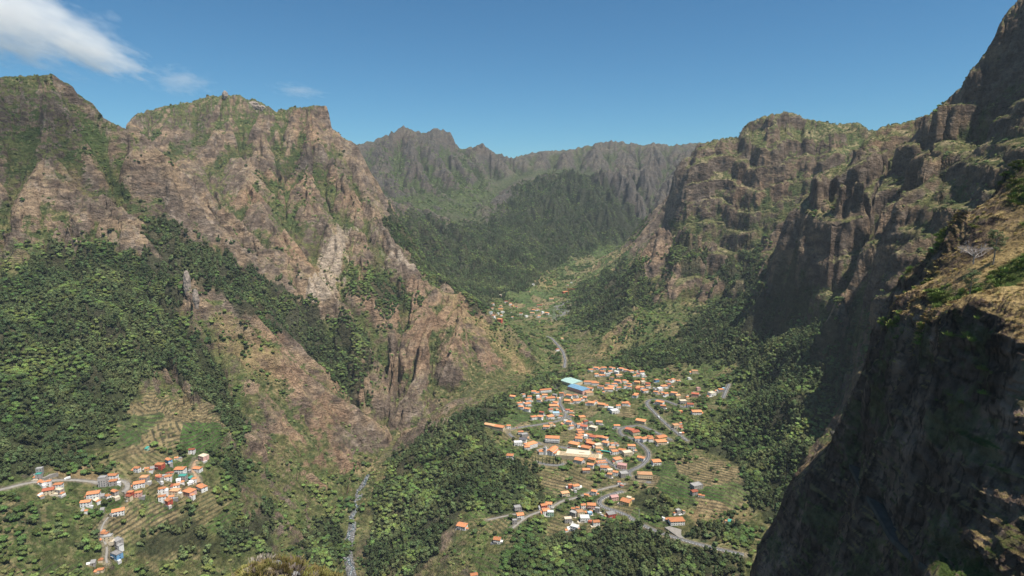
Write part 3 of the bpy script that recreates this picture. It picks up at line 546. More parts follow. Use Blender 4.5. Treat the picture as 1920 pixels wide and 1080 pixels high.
# plots of 50 m, each with its own row direction
cx_ = np.floor(XV/46); cy_ = np.floor(YV/46); bd = np.full(XV.shape, 1e9); ang = np.zeros(XV.shape); hue = np.zeros(XV.shape)
for i in (-1, 0, 1):
    for j in (-1, 0, 1):
        a_ = (cx_+i).astype(np.int64) & 255; b_ = (cy_+j).astype(np.int64) & 255; dd = (XV-(cx_+i+.5+.45*_T2[a_, b_])*46)**2+(YV-(cy_+j+.5+.45*_T2[b_, (a_+99) & 255])*46)**2; mm = dd < bd
        bd = np.where(mm, dd, bd); ang = np.where(mm, _T2[(a_+31) & 255, b_], ang); hue = np.where(mm, _T2[(a_+77) & 255, (b_+5) & 255], hue)
th = .5+.5*ang; row = (XV*np.sin(th)+YV*np.cos(th))/8.5
ttz = np.where(stp+steep*4 > .35, (V[..., 2]+1.2*nA)/3.6, row+.12*nB); tf = ttz-np.floor(ttz)
tb = mix(np.broadcast_to(np.array([.10, .15, .045]), V.shape), [.30, .225, .12], sstep(.1, .4, hue+.5*nC)); tb = mix(tb, [.065, .13, .03], sstep(.2, .4, -hue+.3*nC))
tb = mix(tb, [.085, .075, .05], sstep(.26, .36, np.abs(tf-.5)))
mT2 = np.clip(sstep(.35, .6, mT)+sstep(.5, .8, mG)*sstep(.25, .35, np.abs(hue+.25*nA))*.6*(mX < .2), 0, 1)
col = mix(col, tb, mT2*.85)
col = mix(col, [.040, .050, .024], sstep(.35, .6, mF)*.8)
col = mix(col, [.27, .225, .17], sstep(.5, .9, mR)*.6)
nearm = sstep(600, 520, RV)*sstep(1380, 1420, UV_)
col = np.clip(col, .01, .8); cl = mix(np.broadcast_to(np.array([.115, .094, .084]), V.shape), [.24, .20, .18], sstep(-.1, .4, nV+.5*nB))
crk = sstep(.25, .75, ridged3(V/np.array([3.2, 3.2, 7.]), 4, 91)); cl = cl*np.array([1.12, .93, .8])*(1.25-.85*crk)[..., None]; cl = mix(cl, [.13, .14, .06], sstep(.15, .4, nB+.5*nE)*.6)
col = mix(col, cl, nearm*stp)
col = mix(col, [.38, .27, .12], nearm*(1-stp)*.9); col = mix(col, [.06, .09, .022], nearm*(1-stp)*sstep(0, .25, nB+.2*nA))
col = mix(col, [.33, .26, .15], rg_*(1-stp)*sstep(.05, .35, nB-.5*nA)*.7)
col = col*(1+.34*nC[..., None]+.15*nB[..., None]); col = np.clip(col, .01, .8)
# ------------------------------------------------------------------ helpers for objects and materials
def tag(o, label=None, cat=None, group=None, kind=None):
    if label: o['label'] = label
    if cat: o['category'] = cat
    if group: o['group'] = group
    if kind: o['kind'] = kind
    return o
def fastmesh(name, co, quads=None, tris=None):
    me = bpy.data.meshes.new(name); co = np.ascontiguousarray(co, dtype=np.float32).reshape(-1, 3)
    fs = quads if quads is not None else tris; k = 4 if quads is not None else 3; nf = len(fs)
    me.vertices.add(len(co)); me.vertices.foreach_set('co', co.ravel())
    me.loops.add(nf*k); me.loops.foreach_set('vertex_index', np.ascontiguousarray(fs, dtype=np.int32).ravel())
    me.polygons.add(nf); me.polygons.foreach_set('loop_start', np.arange(0, nf*k, k, dtype=np.int32))
    try: me.polygons.foreach_set('loop_total', np.full(nf, k, dtype=np.int32))
    except Exception: pass
    me.update(calc_edges=True); me.validate() if nf < 5000 else None
    return me
def smooth(me): me.polygons.foreach_set('use_smooth', np.ones(len(me.polygons), bool))
def link(name, me, parent=None, mat=None):
    o = bpy.data.objects.new(name, me); COL.objects.link(o)
    if mat: me.materials.append(mat)
    if parent: o.parent = parent
    return o
def gridquads(a, b):
    i, j = np.meshgrid(np.arange(a-1), np.arange(b-1), indexing='ij'); i = i.ravel(); j = j.ravel()
    return np.stack([i*b+j, (i+1)*b+j, (i+1)*b+j+1, i*b+j+1], -1)
def setcol(me, col):
    at = me.color_attributes.new('cover', 'FLOAT_COLOR', 'POINT')
    c = np.ones((len(me.vertices), 4), np.float32); c[:, :3] = col.reshape(-1, 3); at.data.foreach_set('color', c.ravel())
def newmat(name, rough=.9, spec=.2):
    m = bpy.data.materials.new(name); m.use_nodes = True; nt = m.node_tree; b = nt.nodes['Principled BSDF']
    b.inputs['Roughness'].default_value = rough; b.inputs['Specular IOR Level'].default_value = spec
    return m, nt, nt.nodes, nt.links, b
def mat_noise(name, c1, c2, scale, rough=.85, spec=.2, detail=4, objrand=0., bump=0.):
    m, nt, N_, L_, b = newmat(name, rough, spec)
    tc = N_.new('ShaderNodeTexCoord'); tx = N_.new('ShaderNodeTexNoise'); tx.inputs['Scale'].default_value = scale; tx.inputs['Detail'].default_value = detail
    L_.new(tc.outputs['Object'], tx.inputs['Vector'])
    mr = N_.new('ShaderNodeMapRange'); mr.inputs[1].default_value = .35; mr.inputs[2].default_value = .65; L_.new(tx.outputs['Fac'], mr.inputs[0])
    mx = N_.new('ShaderNodeMix'); mx.data_type = 'RGBA'; mx.inputs[6].default_value = (*c1, 1); mx.inputs[7].default_value = (*c2, 1)
    L_.new(mr.outputs[0], mx.inputs[0]); out = mx.outputs[2]
    if objrand:
        oi = N_.new('ShaderNodeObjectInfo'); hs = N_.new('ShaderNodeHueSaturation')
        m1 = N_.new('ShaderNodeMath'); m1.operation = 'MULTIPLY_ADD'; m1.inputs[1].default_value = objrand; m1.inputs[2].default_value = 1-objrand*.5
        m2 = N_.new('ShaderNodeMath'); m2.operation = 'MULTIPLY_ADD'; m2.inputs[1].default_value = .07*objrand; m2.inputs[2].default_value = .5-.04*objrand
        L_.new(oi.outputs['Random'], m1.inputs[0]); L_.new(oi.outputs['Random'], m2.inputs[0]); L_.new(m1.outputs[0], hs.inputs['Value']); L_.new(m2.outputs[0], hs.inputs['Hue']); L_.new(out, hs.inputs['Color']); out = hs.outputs[0]
    L_.new(out, b.inputs['Base Color'])
    if bump:
        bp = N_.new('ShaderNodeBump'); bp.inputs['Distance'].default_value = bump; L_.new(tx.outputs['Fac'], bp.inputs['Height']); L_.new(bp.outputs[0], b.inputs['Normal'])
    return m
# ------------------------------------------------------------------ the terrain sheet
m, nt, N_, L_, b = newmat('ground_cover_and_rock', .95, .1)
at = N_.new('ShaderNodeAttribute'); at.attribute_name = 'cover'; tc = N_.new('ShaderNodeTexCoord')
def nz(scale, det, vec=None, rough=.6):
    t = N_.new('ShaderNodeTexNoise'); t.inputs['Scale'].default_value = scale; t.inputs['Detail'].default_value = det; t.inputs['Roughness'].default_value = rough
    L_.new(vec or tc.outputs['Object'], t.inputs['Vector']); return t.outputs['Fac']
mp = N_.new('ShaderNodeMapping'); mp.inputs['Scale'].default_value = (.6, .6, 1.1); L_.new(tc.outputs['Object'], mp.inputs['Vector'])
f1 = nz(.30, 7, None, .68); f2 = nz(.12, 5, mp.outputs[0]); f3 = nz(.05, 5)
ad = N_.new('ShaderNodeMath'); ad.operation = 'ADD'; L_.new(f1, ad.inputs[0]); L_.new(f2, ad.inputs[1])
mr = N_.new('ShaderNodeMapRange'); mr.inputs[1].default_value = .65; mr.inputs[2].default_value = 1.35; mr.inputs[3].default_value = .35; mr.inputs[4].default_value = 1.65; L_.new(ad.outputs[0], mr.inputs[0])
mul = N_.new('ShaderNodeVectorMath'); mul.operation = 'SCALE'; L_.new(at.outputs['Color'], mul.inputs[0]); L_.new(mr.outputs[0], mul.inputs['Scale'])
L_.new(mul.outputs[0], b.inputs['Base Color'])
bh = N_.new('ShaderNodeMath'); bh.operation = 'MULTIPLY_ADD'; L_.new(f2, bh.inputs[0]); bh.inputs[1].default_value = 1.6; L_.new(f1, bh.inputs[2])
bp = N_.new('ShaderNodeBump'); bp.inputs['Strength'].default_value = 1; bp.inputs['Distance'].default_value = 7.0; L_.new(bh.outputs[0], bp.inputs['Height']); L_.new(bp.outputs[0], b.inputs['Normal'])
M_GROUND = m
me = fastmesh('mountain_terrain', V, quads=gridquads(NC, NROW)); setcol(me, col)
ter = link('mountain_terrain', me, None, M_GROUND); tag(ter, kind='structure')
print('terrain', time.time()-T00)
# ------------------------------------------------------------------ trees
rng = np.random.RandomState(5); random.seed(5)
def crown_mesh(name, kind, seed, leaves=110, lob=5):
    r = np.random.RandomState(seed); bm = bmesh.new(); C = []
    if kind == 'round':
        C = [(0, 0, .62, .30)]+[(.27*math.cos(a), .27*math.sin(a), .5+.22*r.rand(), .17+.09*r.rand()) for a in np.linspace(0, 6.28, lob, False)+r.rand()]+[(.1*r.randn(), .1*r.randn(), .84, .16)]
    elif kind == 'tall':
        C = [(.07*r.randn(), .07*r.randn(), z, s) for z, s in ((.32, .17), (.5, .2), (.68, .19), (.86, .13))]+[(.17*math.cos(a), .17*math.sin(a), .45+.35*r.rand(), .11) for a in np.linspace(0, 6.28, 4, False)+r.rand()]
    elif kind == 'cone':
        C = [(0, 0, z, s) for z, s in ((.18, .17), (.35, .15), (.52, .12), (.68, .09), (.82, .06), (.94, .03))]
    elif kind == 'shrub':
        C = [(.3*math.cos(a)*(.4+.6*r.rand()), .3*math.sin(a), .3+.2*r.rand(), .26+.1*r.rand()) for a in np.linspace(0, 6.28, lob, False)+r.rand()]
    for (x, y, z, s) in C:
        ret = bmesh.ops.create_icosphere(bm, subdivisions=1, radius=s)
        for v_ in ret['verts']: v_.co = Vector((x, y, z))+v_.co*(1+.28*(r.rand()-.5)); 
    for k in range(leaves):
        x, y, z, s = C[r.randint(len(C))]; d = r.randn(3); d /= np.linalg.norm(d); d[2] = abs(d[2])*.9 if r.rand() < .7 else d[2]; d /= np.linalg.norm(d)
        c = np.array([x, y, z])+d*s*(1+.16*r.rand()); t1 = np.cross(d, r.randn(3)); t1 /= np.linalg.norm(t1); t2 = np.cross(d, t1)+d*(r.rand()-.3)
        q_ = .028+.042*r.rand(); vs = [bm.verts.new(Vector(c+t1*a*q_+t2*b_*q_)) for a, b_ in ((-1, -.6), (1, -.5), (.7, 1), (-.6, .9))]; bm.faces.new(vs)
    me = bpy.data.meshes.new(name); bm.to_mesh(me); bm.free(); return me
def trunk_mesh(name, h=.55, r0=.028):
    bm = bmesh.new(); bmesh.ops.create_cone(bm, cap_ends=True, segments=7, radius1=r0, radius2=r0*.45, depth=h+.1, matrix=Matrix.Translation((0, 0, h/2-.05)))
    for a in (0.4, 2.4, 4.6):
        d = Vector((math.cos(a)*.16, math.sin(a)*.16, .22)); q_ = d.to_track_quat('Z', 'Y').to_matrix().to_4x4()
        bmesh.ops.create_cone(bm, cap_ends=False, segments=5, radius1=r0*.5, radius2=r0*.2, depth=d.length, matrix=Matrix.Translation(Vector((0, 0, h*.7))+d/2) @ q_)
    me = bpy.data.meshes.new(name); bm.to_mesh(me); bm.free(); return me
def leafmat(name, c1, c2, rnd=.5): 
    m = mat_noise(name, c1, c2, 5., rough=.75, spec=.15, detail=3, objrand=rnd); nt = m.node_tree; b = nt.nodes['Principled BSDF']; old = b.inputs['Base Color'].links[0].from_socket
    ge = nt.nodes.new('ShaderNodeNewGeometry'); tx = nt.nodes.new('ShaderNodeTexNoise'); tx.inputs['Scale'].default_value = .013; tx.inputs['Detail'].default_value = 3; nt.links.new(ge.outputs['Position'], tx.inputs[0])   # stands of different species and age
    mr = nt.nodes.new('ShaderNodeMapRange'); mr.inputs[1].default_value = .38; mr.inputs[2].default_value = .64; mr.inputs[3].default_value = .68; mr.inputs[4].default_value = 1.5; nt.links.new(tx.outputs[0], mr.inputs[0])
    mh = nt.nodes.new('ShaderNodeMapRange'); mh.inputs[1].default_value = .38; mh.inputs[2].default_value = .64; mh.inputs[3].default_value = .52; mh.inputs[4].default_value = .478; nt.links.new(tx.outputs[0], mh.inputs[0])
    hs = nt.nodes.new('ShaderNodeHueSaturation'); nt.links.new(mr.outputs[0], hs.inputs['Value']); nt.links.new(mh.outputs[0], hs.inputs['Hue']); nt.links.new(old, hs.inputs['Color']); nt.links.new(hs.outputs[0], b.inputs['Base Color']); return m
M_PINE = leafmat('eucalyptus_foliage', (.044, .066, .026), (.092, .112, .044), .9)
M_LEAF = leafmat('broadleaf_foliage', (.066, .108, .028), (.135, .175, .050), .9)
M_SHRUB = leafmat('shrub_foliage', (.090, .115, .038), (.15, .165, .06), .8)
M_BARK = mat_noise('bark', (.16, .12, .09), (.30, .25, .20), 9., rough=.95)
KINDS = [('tall', M_PINE), ('tall', M_PINE), ('round', M_PINE), ('round', M_LEAF), ('round', M_LEAF), ('shrub', M_SHRUB), ('cone', M_PINE)]
CM = []
for i, (k, m) in enumerate(KINDS):
    me = crown_mesh('crown', k, 100+i, 170 if k != 'cone' else 90); me.materials.append(m); CM.append(me)
TM = trunk_mesh('trunk'); TM.materials.append(M_BARK)
# candidate positions from the terrain cells
P0 = V[:-1, :-1]; cell = np.linalg.norm(np.cross(V[1:, :-1]-P0, V[:-1, 1:]-P0), axis=-1)
c = lambda a: a[:-1, :-1]
inside = (c(RV) < 4600) & (c(RV) > 560) & (c(UV_) > -120) & (c(UV_) < 2040) & (c(VV_) < 1200)
block = np.maximum(Hat(XV, YV, housemask), mR); block = c(block); nBc = c(nB); nAc = c(nA); nCc = c(nC); stc = c(steep)
Fm = c(mF); Gm = c(mG); Tm = c(mT)
wetr = sstep(2600, 3200, c(RV)); fd = 1/(22+40*wetr)
gap = sstep(-.34, -.06, nBc+.6*nAc+.35*(Fm-.6)+.25*nCc+.25*wetr)
den_forest = sstep(.25, .6, Fm+.5*nBc+.35*nAc)*gap*fd*1.15*(block < .25)*(stc < .6)*(1-.0*Tm)
den_green = np.clip(Gm-Fm, 0, 1)*(block < .12)*sstep(-.12, .3, nBc*.8+nAc*.7)*(1-.9*sstep(.3, .6, Tm))*(1/30.)*(stc < .5)
den_scrub = c(veg)*(1-sstep(.2, .5, Fm))*(block < .12)*(1-.9*sstep(.3, .6, Tm))*sstep(-.05, .35, nCc+.7*nBc)*(stc < .62)*(1/34.)*(c(RV) < 2800)
def sample(den):
    k = rng.poisson(np.clip(den*cell*inside, 0, 6)); I, J = np.nonzero(k); rep = k[I, J]; I = np.repeat(I, rep); J = np.repeat(J, rep)
    a, b_ = rng.rand(len(I), 1), rng.rand(len(I), 1); global LAST; LAST = (I, J)
    return (V[I, J]*(1-a)+V[I+1, J]*a)*(1-b_)+(V[I, J+1]*(1-a)+V[I+1, J+1]*a)*b_
# z-buffer of the terrain: tells which trees can be seen
ZS = .25; zb = np.full((272, 482), 1e9); zx = np.clip((UV_*ZS).astype(int), 0, 481); zy = np.clip((VV_*ZS).astype(int), 0, 271)
inb = (UV_ > 0) & (UV_ < 1920) & (VV_ > 0) & (VV_ < 1080) & (YV > 5); np.minimum.at(zb, (zy[inb], zx[inb]), FV_[inb])
T = []
pf = sample(den_forest); IJ = LAST; If, Jf = IJ; tone = 1.1*nAc[If, Jf]+.8*nBc[If, Jf]+.5*c(nD)[If, Jf]+rng.randn(len(pf))*.10; kf = np.where(tone > .13, rng.choice([2, 3, 4], len(pf), p=[.45, .4, .15]), rng.choice([0, 1, 2], len(pf), p=[.4, .4, .2])); hf = np.where(kf < 2, rng.uniform(5, 11, len(pf))+6*(rng.rand(len(pf)) > .9), rng.uniform(3, 8.5, len(pf)))
pg = sample(den_green); kg = rng.choice([2, 3, 4], len(pg), p=[.25, .4, .35]); hg = rng.uniform(2.5, 8.5, len(pg))
ps = sample(den_scrub); ks = rng.choice([5, 4], len(ps), p=[.8, .2]); hs_ = 1.2+3.6*rng.rand(len(ps))**2
print('trees', len(pf), len(pg), len(ps), time.time()-T00)
AP = np.concatenate([pf, pg]); AK = np.concatenate([kf, kg]); AH = np.concatenate([hf, hg]); AW = np.where(AK < 2, .95, 1.15)*rng.uniform(.85, 1.2, len(AP)); AF = np.r_[np.ones(len(pf)), np.zeros(len(pg))]
tu, tv, tf_ = proj(AP+np.stack([0*AH, 0*AH, AH*.8], -1)); size = AH/tf_
seen = (tu > 4) & (tu < 1916) & (tv > 4) & (tv < 1076); zz = zb[np.clip((tv*ZS).astype(int), 0, 271), np.clip((tu*ZS).astype(int), 0, 481)]; seen &= tf_ < zz*1.03+6
near_t = np.argsort(-size*seen)[:250]; isn = np.zeros(len(AP), bool); isn[near_t] = True
def place_tree(p, k, h, wd, ang, label, cat, group, crown='crown'):
    e = bpy.data.objects.new('pine_tree' if k == 6 else 'broadleaf_tree' if k > 1 else 'eucalyptus_tree', None); COL.objects.link(e); e.location = p; e.rotation_euler = (0, 0, ang); e.scale = (h*wd, h*wd, h)
    tag(e, label, cat, group); link('crown', CM[k], e); link('trunk', TM, e); return e
def place_of(u, v):
    if u < 480: return 'on the left slope below the hamlet' if v > 900 else 'in the wood on the left mountainside'
    if u < 690: return 'on the dry slope left of the river gorge'
    if u < 930: return 'in the wood between the river and the village'
    if u < 1430: return 'in the wood at the bottom edge below the lower road' if v > 985 else 'among the terraces below the village'
    return 'on the wooded slope under the dark cliff at right'
for i in near_t:
    w0 = 'slender dark green eucalyptus' if AK[i] < 2 else 'round-crowned dark green tree' if AK[i] == 2 else 'round-crowned bright green tree'
    pl = place_of(tu[i], tv[i]); place_tree(AP[i]-[0, 0, .4], AK[i], AH[i], AW[i], rng.rand()*6.28, w0+' '+pl, 'tree', w0+' '+pl)
def scatter(name, P_, K_, H_, W_, kinds, label, cat):
    """one stand of vegetation nobody could count: points carrying instances of the crowns of real trees"""
    me = fastmesh(name, P_, tris=np.zeros((0, 3), int)); nP = len(P_)
    for an, arr in (('kidx', K_), ):
        at_ = me.attributes.new(an, 'INT', 'POINT'); at_.data.foreach_set('value', np.asarray(arr, np.int32))
    at_ = me.attributes.new('siz', 'FLOAT_VECTOR', 'POINT'); at_.data.foreach_set('vector', np.stack([H_*W_, H_*W_, H_], -1).astype(np.float32).ravel())
    at_ = me.attributes.new('ang', 'FLOAT_VECTOR', 'POINT'); at_.data.foreach_set('vector', np.stack([rng.uniform(-.12, .12, nP), rng.uniform(-.12, .12, nP), rng.uniform(0, 6.28, nP)], -1).astype(np.float32).ravel())
    o = link(name, me); g = bpy.data.node_groups.new(name, 'GeometryNodeTree'); g.interface.new_socket('Geometry', in_out='INPUT', socket_type='NodeSocketGeometry'); g.interface.new_socket('Geometry', in_out='OUTPUT', socket_type='NodeSocketGeometry')
    n_ = g.nodes; l_ = g.links; gi = n_.new('NodeGroupInput'); go = n_.new('NodeGroupOutput'); ip = n_.new('GeometryNodeInstanceOnPoints'); gj = n_.new('GeometryNodeGeometryToInstance')
    for src in reversed(kinds):
        oi = n_.new('GeometryNodeObjectInfo'); oi.inputs['Object'].default_value = src; oi.inputs['As Instance'].default_value = False; l_.new(oi.outputs['Geometry'], gj.inputs[0])
    def na(nm, ty):
        a = n_.new('GeometryNodeInputNamedAttribute'); a.data_type = ty; a.inputs[0].default_value = nm; return a.outputs[0]
    l_.new(gi.outputs[0], ip.inputs['Points']); l_.new(gj.outputs[0], ip.inputs['Instance']); ip.inputs['Pick Instance'].default_value = True
    l_.new(na('kidx', 'INT'), ip.inputs['Instance Index']); l_.new(na('siz', 'FLOAT_VECTOR'), ip.inputs['Scale'])
    er = n_.new('FunctionNodeEulerToRotation'); l_.new(na('ang', 'FLOAT_VECTOR'), er.inputs[0]); l_.new(er.outputs[0], ip.inputs['Rotation'])
    l_.new(ip.outputs[0], go.inputs[0]); md = o.modifiers.new('stand', 'NODES'); md.node_group = g
    tag(o, label, cat, kind='stuff'); return o
# one real tree of each kind, standing in the scene, lends its crown to the stands
protos = {}
for i in np.argsort(-size*seen)[250:20000]:
    k = int(AK[i])
    if len(protos) == 5: break
    if k not in protos:
        w0 = 'slender dark green eucalyptus' if k < 2 else 'round-crowned dark green tree' if k == 2 else 'round-crowned bright green tree'; pl = place_of(tu[i], tv[i])
        e = place_tree(AP[i]-[0, 0, .4], k, AH[i], AW[i], rng.rand()*6.28, w0+' '+pl, 'tree', w0+' '+pl); isn[i] = True; protos[k] = e.children[0]
j = int(np.argmax(-np.abs(ps[:, 0]-150)-np.abs(ps[:, 1]-900))); e = bpy.data.objects.new('shrub', None)
COL.objects.link(e); e.location = ps[j]; e.scale = (4, 4, 4); tag(e, 'olive green shrub on the dry ground left of the river', 'shrub'); link('crown', CM[5], e); link('trunk', TM, e); protos[5] = e.children[0]
src = [protos[k] if k in protos else protos[2] for k in range(6)]
rest = ~isn
fa = rest & (AF > 0); scatter('forest', AP[fa]-[0, 0, .5], AK[fa], AH[fa], AW[fa], src, 'dark green forest covering the valley sides', 'forest')
fb = rest & (AF == 0); scatter('orchards_and_thickets', AP[fb]-[0, 0, .4], AK[fb], AH[fb], AW[fb], src, 'bright green orchards and thickets around the villages', 'orchard')
scatter('scrub', ps-[0, 0, .3], ks, hs_, rng.uniform(.9, 1.5, len(ps)), src, 'olive scrub and bushes on the dry slopes', 'scrub')
print('trees done', time.time()-T00)
# ------------------------------------------------------------------ buildings
def box(bm, x0, x1, y0, y1, z0, z1, bottom=True):
    vs = [bm.verts.new((x, y, z)) for z in (z0, z1) for x, y in ((x0, y0), (x1, y0), (x1, y1), (x0, y1))]
    for f in ((4, 5, 6, 7), (0, 1, 5, 4), (1, 2, 6, 5), (2, 3, 7, 6), (3, 0, 4, 7)): bm.faces.new([vs[i] for i in f])
    if bottom: bm.faces.new([vs[i] for i in (3, 2, 1, 0)])
def mesh_of(name, fn, mat=None):
    bm = bmesh.new(); fn(bm); me = bpy.data.meshes.new(name); bm.to_mesh(me); bm.free()
    if mat: me.materials.append(mat)
    return me
def roof_tiles(name, c1, c2, rnd=.5):
    m, nt, N_, L_, b = newmat(name, .8, .2); tc = N_.new('ShaderNodeTexCoord'); wv = N_.new('ShaderNodeTexWave'); wv.inputs['Scale'].default_value = 1.1; wv.inputs['Distortion'].default_value = .6
    tx = N_.new('ShaderNodeTexNoise'); tx.inputs['Scale'].default_value = .9; tx.inputs['Detail'].default_value = 5; L_.new(tc.outputs['Object'], tx.inputs[0]); L_.new(tc.outputs['Object'], wv.inputs[0])
    mx = N_.new('ShaderNodeMix'); mx.data_type = 'RGBA'; mx.inputs[6].default_value = (*c1, 1); mx.inputs[7].default_value = (*c2, 1)
    mr = N_.new('ShaderNodeMapRange'); mr.inputs[1].default_value = .3; mr.inputs[2].default_value = .7; L_.new(tx.outputs[0], mr.inputs[0]); L_.new(mr.outputs[0], mx.inputs[0])
    oi = N_.new('ShaderNodeObjectInfo'); hs = N_.new('ShaderNodeHueSaturation'); m1 = N_.new('ShaderNodeMath'); m1.operation = 'MULTIPLY_ADD'; m1.inputs[1].default_value = rnd; m1.inputs[2].default_value = 1-rnd*.55
    L_.new(oi.outputs['Random'], m1.inputs[0]); L_.new(m1.outputs[0], hs.inputs['Value']); L_.new(mx.outputs[2], hs.inputs['Color']); L_.new(hs.outputs[0], b.inputs['Base Color'])
    bp = N_.new('ShaderNodeBump'); bp.inputs['Distance'].default_value = .12; L_.new(wv.outputs[0], bp.inputs['Height']); L_.new(bp.outputs[0], b.inputs['Normal']); return m
RM = {'o': roof_tiles('orange_roof_tiles', (.62, .265, .12), (.50, .20, .095)), 't': roof_tiles('tan_roof_tiles', (.60, .33, .17), (.48, .27, .15)), 'r': roof_tiles('red_brown_roof_tiles', (.42, .13, .07), (.33, .10, .06)),
 'g': mat_noise('grey_concrete_roof', (.33, .32, .31), (.22, .21, .2), .8, objrand=.5), 'w': mat_noise('white_roof_terrace', (.68, .67, .65), (.5, .5, .48), .6, objrand=.2), 'd': mat_noise('dark_slate_roof', (.07, .07, .085), (.12, .11, .12), 1.),
 'b': mat_noise('pale_blue_roof', (.35, .5, .6), (.28, .42, .52), .6), 's': mat_noise('teal_sheet_roof', (.06, .30, .24), (.05, .22, .19), .6), 'c': mat_noise('cream_roof_terrace', (.62, .53, .40), (.5, .43, .33), .6), 'p': mat_noise('pink_roof', (.45, .26, .24), (.38, .22, .2), .6)}
WM = {k: mat_noise('%s_render' % n_, c_, tuple(x*.82 for x in c_), .5, rough=.9) for k, n_, c_ in (('w', 'white', (.8, .79, .76)), ('c', 'cream', (.66, .55, .38)), ('y', 'yellow', (.66, .50, .22)), ('p', 'salmon_pink', (.66, .40, .34)), ('r', 'red', (.45, .09, .06)), ('b', 'blue', (.16, .34, .55)), ('g', 'bare_grey_block', (.34, .32, .30)), ('s', 'pale_green', (.35, .5, .38)))}
M_GLASS = mat_noise('window_glass', (.03, .035, .045), (.05, .055, .065), 2., rough=.25, spec=.5)
M_DOOR = mat_noise('painted_door', (.12, .08, .05), (.08, .05, .03), 2.)
M_PALE = mat_noise('pale_concrete', (.5, .48, .45), (.36, .34, .32), .5)
def walls_fn(L, D, H_): return lambda bm: box(bm, -L/2, L/2, -D/2, D/2, -7, H_, False)
def hip_fn(L, D, H_, rise=None, ov=.35):
    def f(bm):
        rise_ = rise or D*.2; x, y = L/2+ov, D/2+ov; r_ = max(L/2-D/2, .02*L)
        v_ = [bm.verts.new(p) for p in ((-x, -y, H_), (x, -y, H_), (x, y, H_), (-x, y, H_), (-r_, 0, H_+rise_), (r_, 0, H_+rise_))]
        lo = [bm.verts.new((a.co.x, a.co.y, H_-.22)) for a in v_[:4]]
        for q_ in ((v_[0], v_[1], v_[5], v_[4]), (v_[2], v_[3], v_[4], v_[5]), (v_[1], v_[2], v_[5]), (v_[3], v_[0], v_[4]), (lo[3], lo[2], lo[1], lo[0])): bm.faces.new(q_)
        for i in range(4): bm.faces.new((lo[i], lo[(i+1) % 4], v_[(i+1) % 4], v_[i]))
    return f
def gable_fn(L, D, H_, rise=None, ov=.4):
    def f(bm):
        rise_ = rise or D*.2; x, y = L/2+ov, D/2+ov
        a = [bm.verts.new(p) for p in ((-x, -y, H_), (x, -y, H_), (x, y, H_), (-x, y, H_), (-x, 0, H_+rise_), (x, 0, H_+rise_))]; lo = [bm.verts.new((p.co.x, p.co.y, H_-.2)) for p in a[:4]]
        for q_ in ((a[0], a[1], a[5], a[4]), (a[2], a[3], a[4], a[5]), (lo[3], lo[2], lo[1], lo[0]), (lo[0], lo[1], a[1], a[0]), (lo[2], lo[3], a[3], a[2]), (lo[1], lo[2], a[2], a[5], a[1]), (lo[3], lo[0], a[0], a[4], a[3])): bm.faces.new(q_)
    return f
def flat_fn(L, D, H_, ov=.05):
    def f(bm):
        x, y = L/2+ov, D/2+ov; box(bm, -x, x, -y, y, H_, H_+.25); t = .3
        box(bm, -x, x, -y, -y+t, H_+.25, H_+.9); box(bm, -x, x, y-t, y, H_+.25, H_+.9); box(bm, -x, -x+t, -y+t, y-t, H_+.25, H_+.9); box(bm, x-t, x, -y+t, y-t, H_+.25, H_+.9)
    return f
def lean_fn(L, D, H_):
    def f(bm):
        x, y = L/2+.4, D/2+.4; a = [bm.verts.new(p) for p in ((-x, -y, H_), (x, -y, H_), (x, y, H_+D*.3), (-x, y, H_+D*.3))]; lo = [bm.verts.new((p.co.x, p.co.y, p.co.z-.2)) for p in a]
        bm.faces.new(a); bm.faces.new(lo[::-1])
        for i in range(4): bm.faces.new((lo[i], lo[(i+1) % 4], a[(i+1) % 4], a[i]))
    return f
ML, MDp = 10., 7.5
def win_me(w_=1.15, h_=1.3): 
    return mesh_of('window', lambda bm: box(bm, -w_/2, w_/2, -.06, .06, 0, h_), M_GLASS)
WINM = win_me(); DOORM = mesh_of('door', lambda bm: box(bm, -.55, .55, -.07, .07, 0, 2.1), M_DOOR); CHIM = mesh_of('chimney', lambda bm: (box(bm, -.3, .3, -.3, .3, 0, 1.5), box(bm, -.4, .4, -.4, .4, 1.5, 1.7)), M_PALE)
SILL = mesh_of('balcony', lambda bm: (box(bm, -2.4, 2.4, -1.2, 0, -.15, 0), box(bm, -2.4, 2.4, -1.2, -1.1, 0, .8)), M_PALE)
PATIO = mesh_of('patio', lambda bm: (box(bm, -4, 4, -3.4, 3.4, -4, .15), box(bm, -4, 4, -3.4, -3.2, .15, 1.0)), M_PALE)
PRO = {}
for shp in 'hgfl':
    for two in (0, 1):
        H_ = 6.2 if two else 3.3
        PRO[shp, two] = (mesh_of('wall', walls_fn(ML, MDp, H_), WM['w']), mesh_of('roof', {'h': hip_fn, 'g': gable_fn, 'f': flat_fn, 'l': lean_fn}[shp](ML, MDp, H_), RM['o']), H_)
def override(o, m):
    o.material_slots[0].link = 'OBJECT'; o.material_slots[0].material = m
def part(name, me, parent, loc=(0, 0, 0), rz=0, mat=None, s=None):
    o = bpy.data.objects.new(name, me); COL.objects.link(o); o.parent = parent; o.location = loc; o.rotation_euler = (0, 0, rz)
    if mat: override(o, mat)
    if s: o.scale = s
    return o
RN = dict(o='orange', t='tan', g='grey', w='white', d='dark slate', b='pale blue', s='teal', c='cream', p='pink', r='red-brown'); WN = dict(w='white', c='cream', y='yellow', p='salmon', r='red', b='blue', g='bare grey', s='pale green')
SN = dict(h='hipped', g='gabled', f='flat', l='sloping')
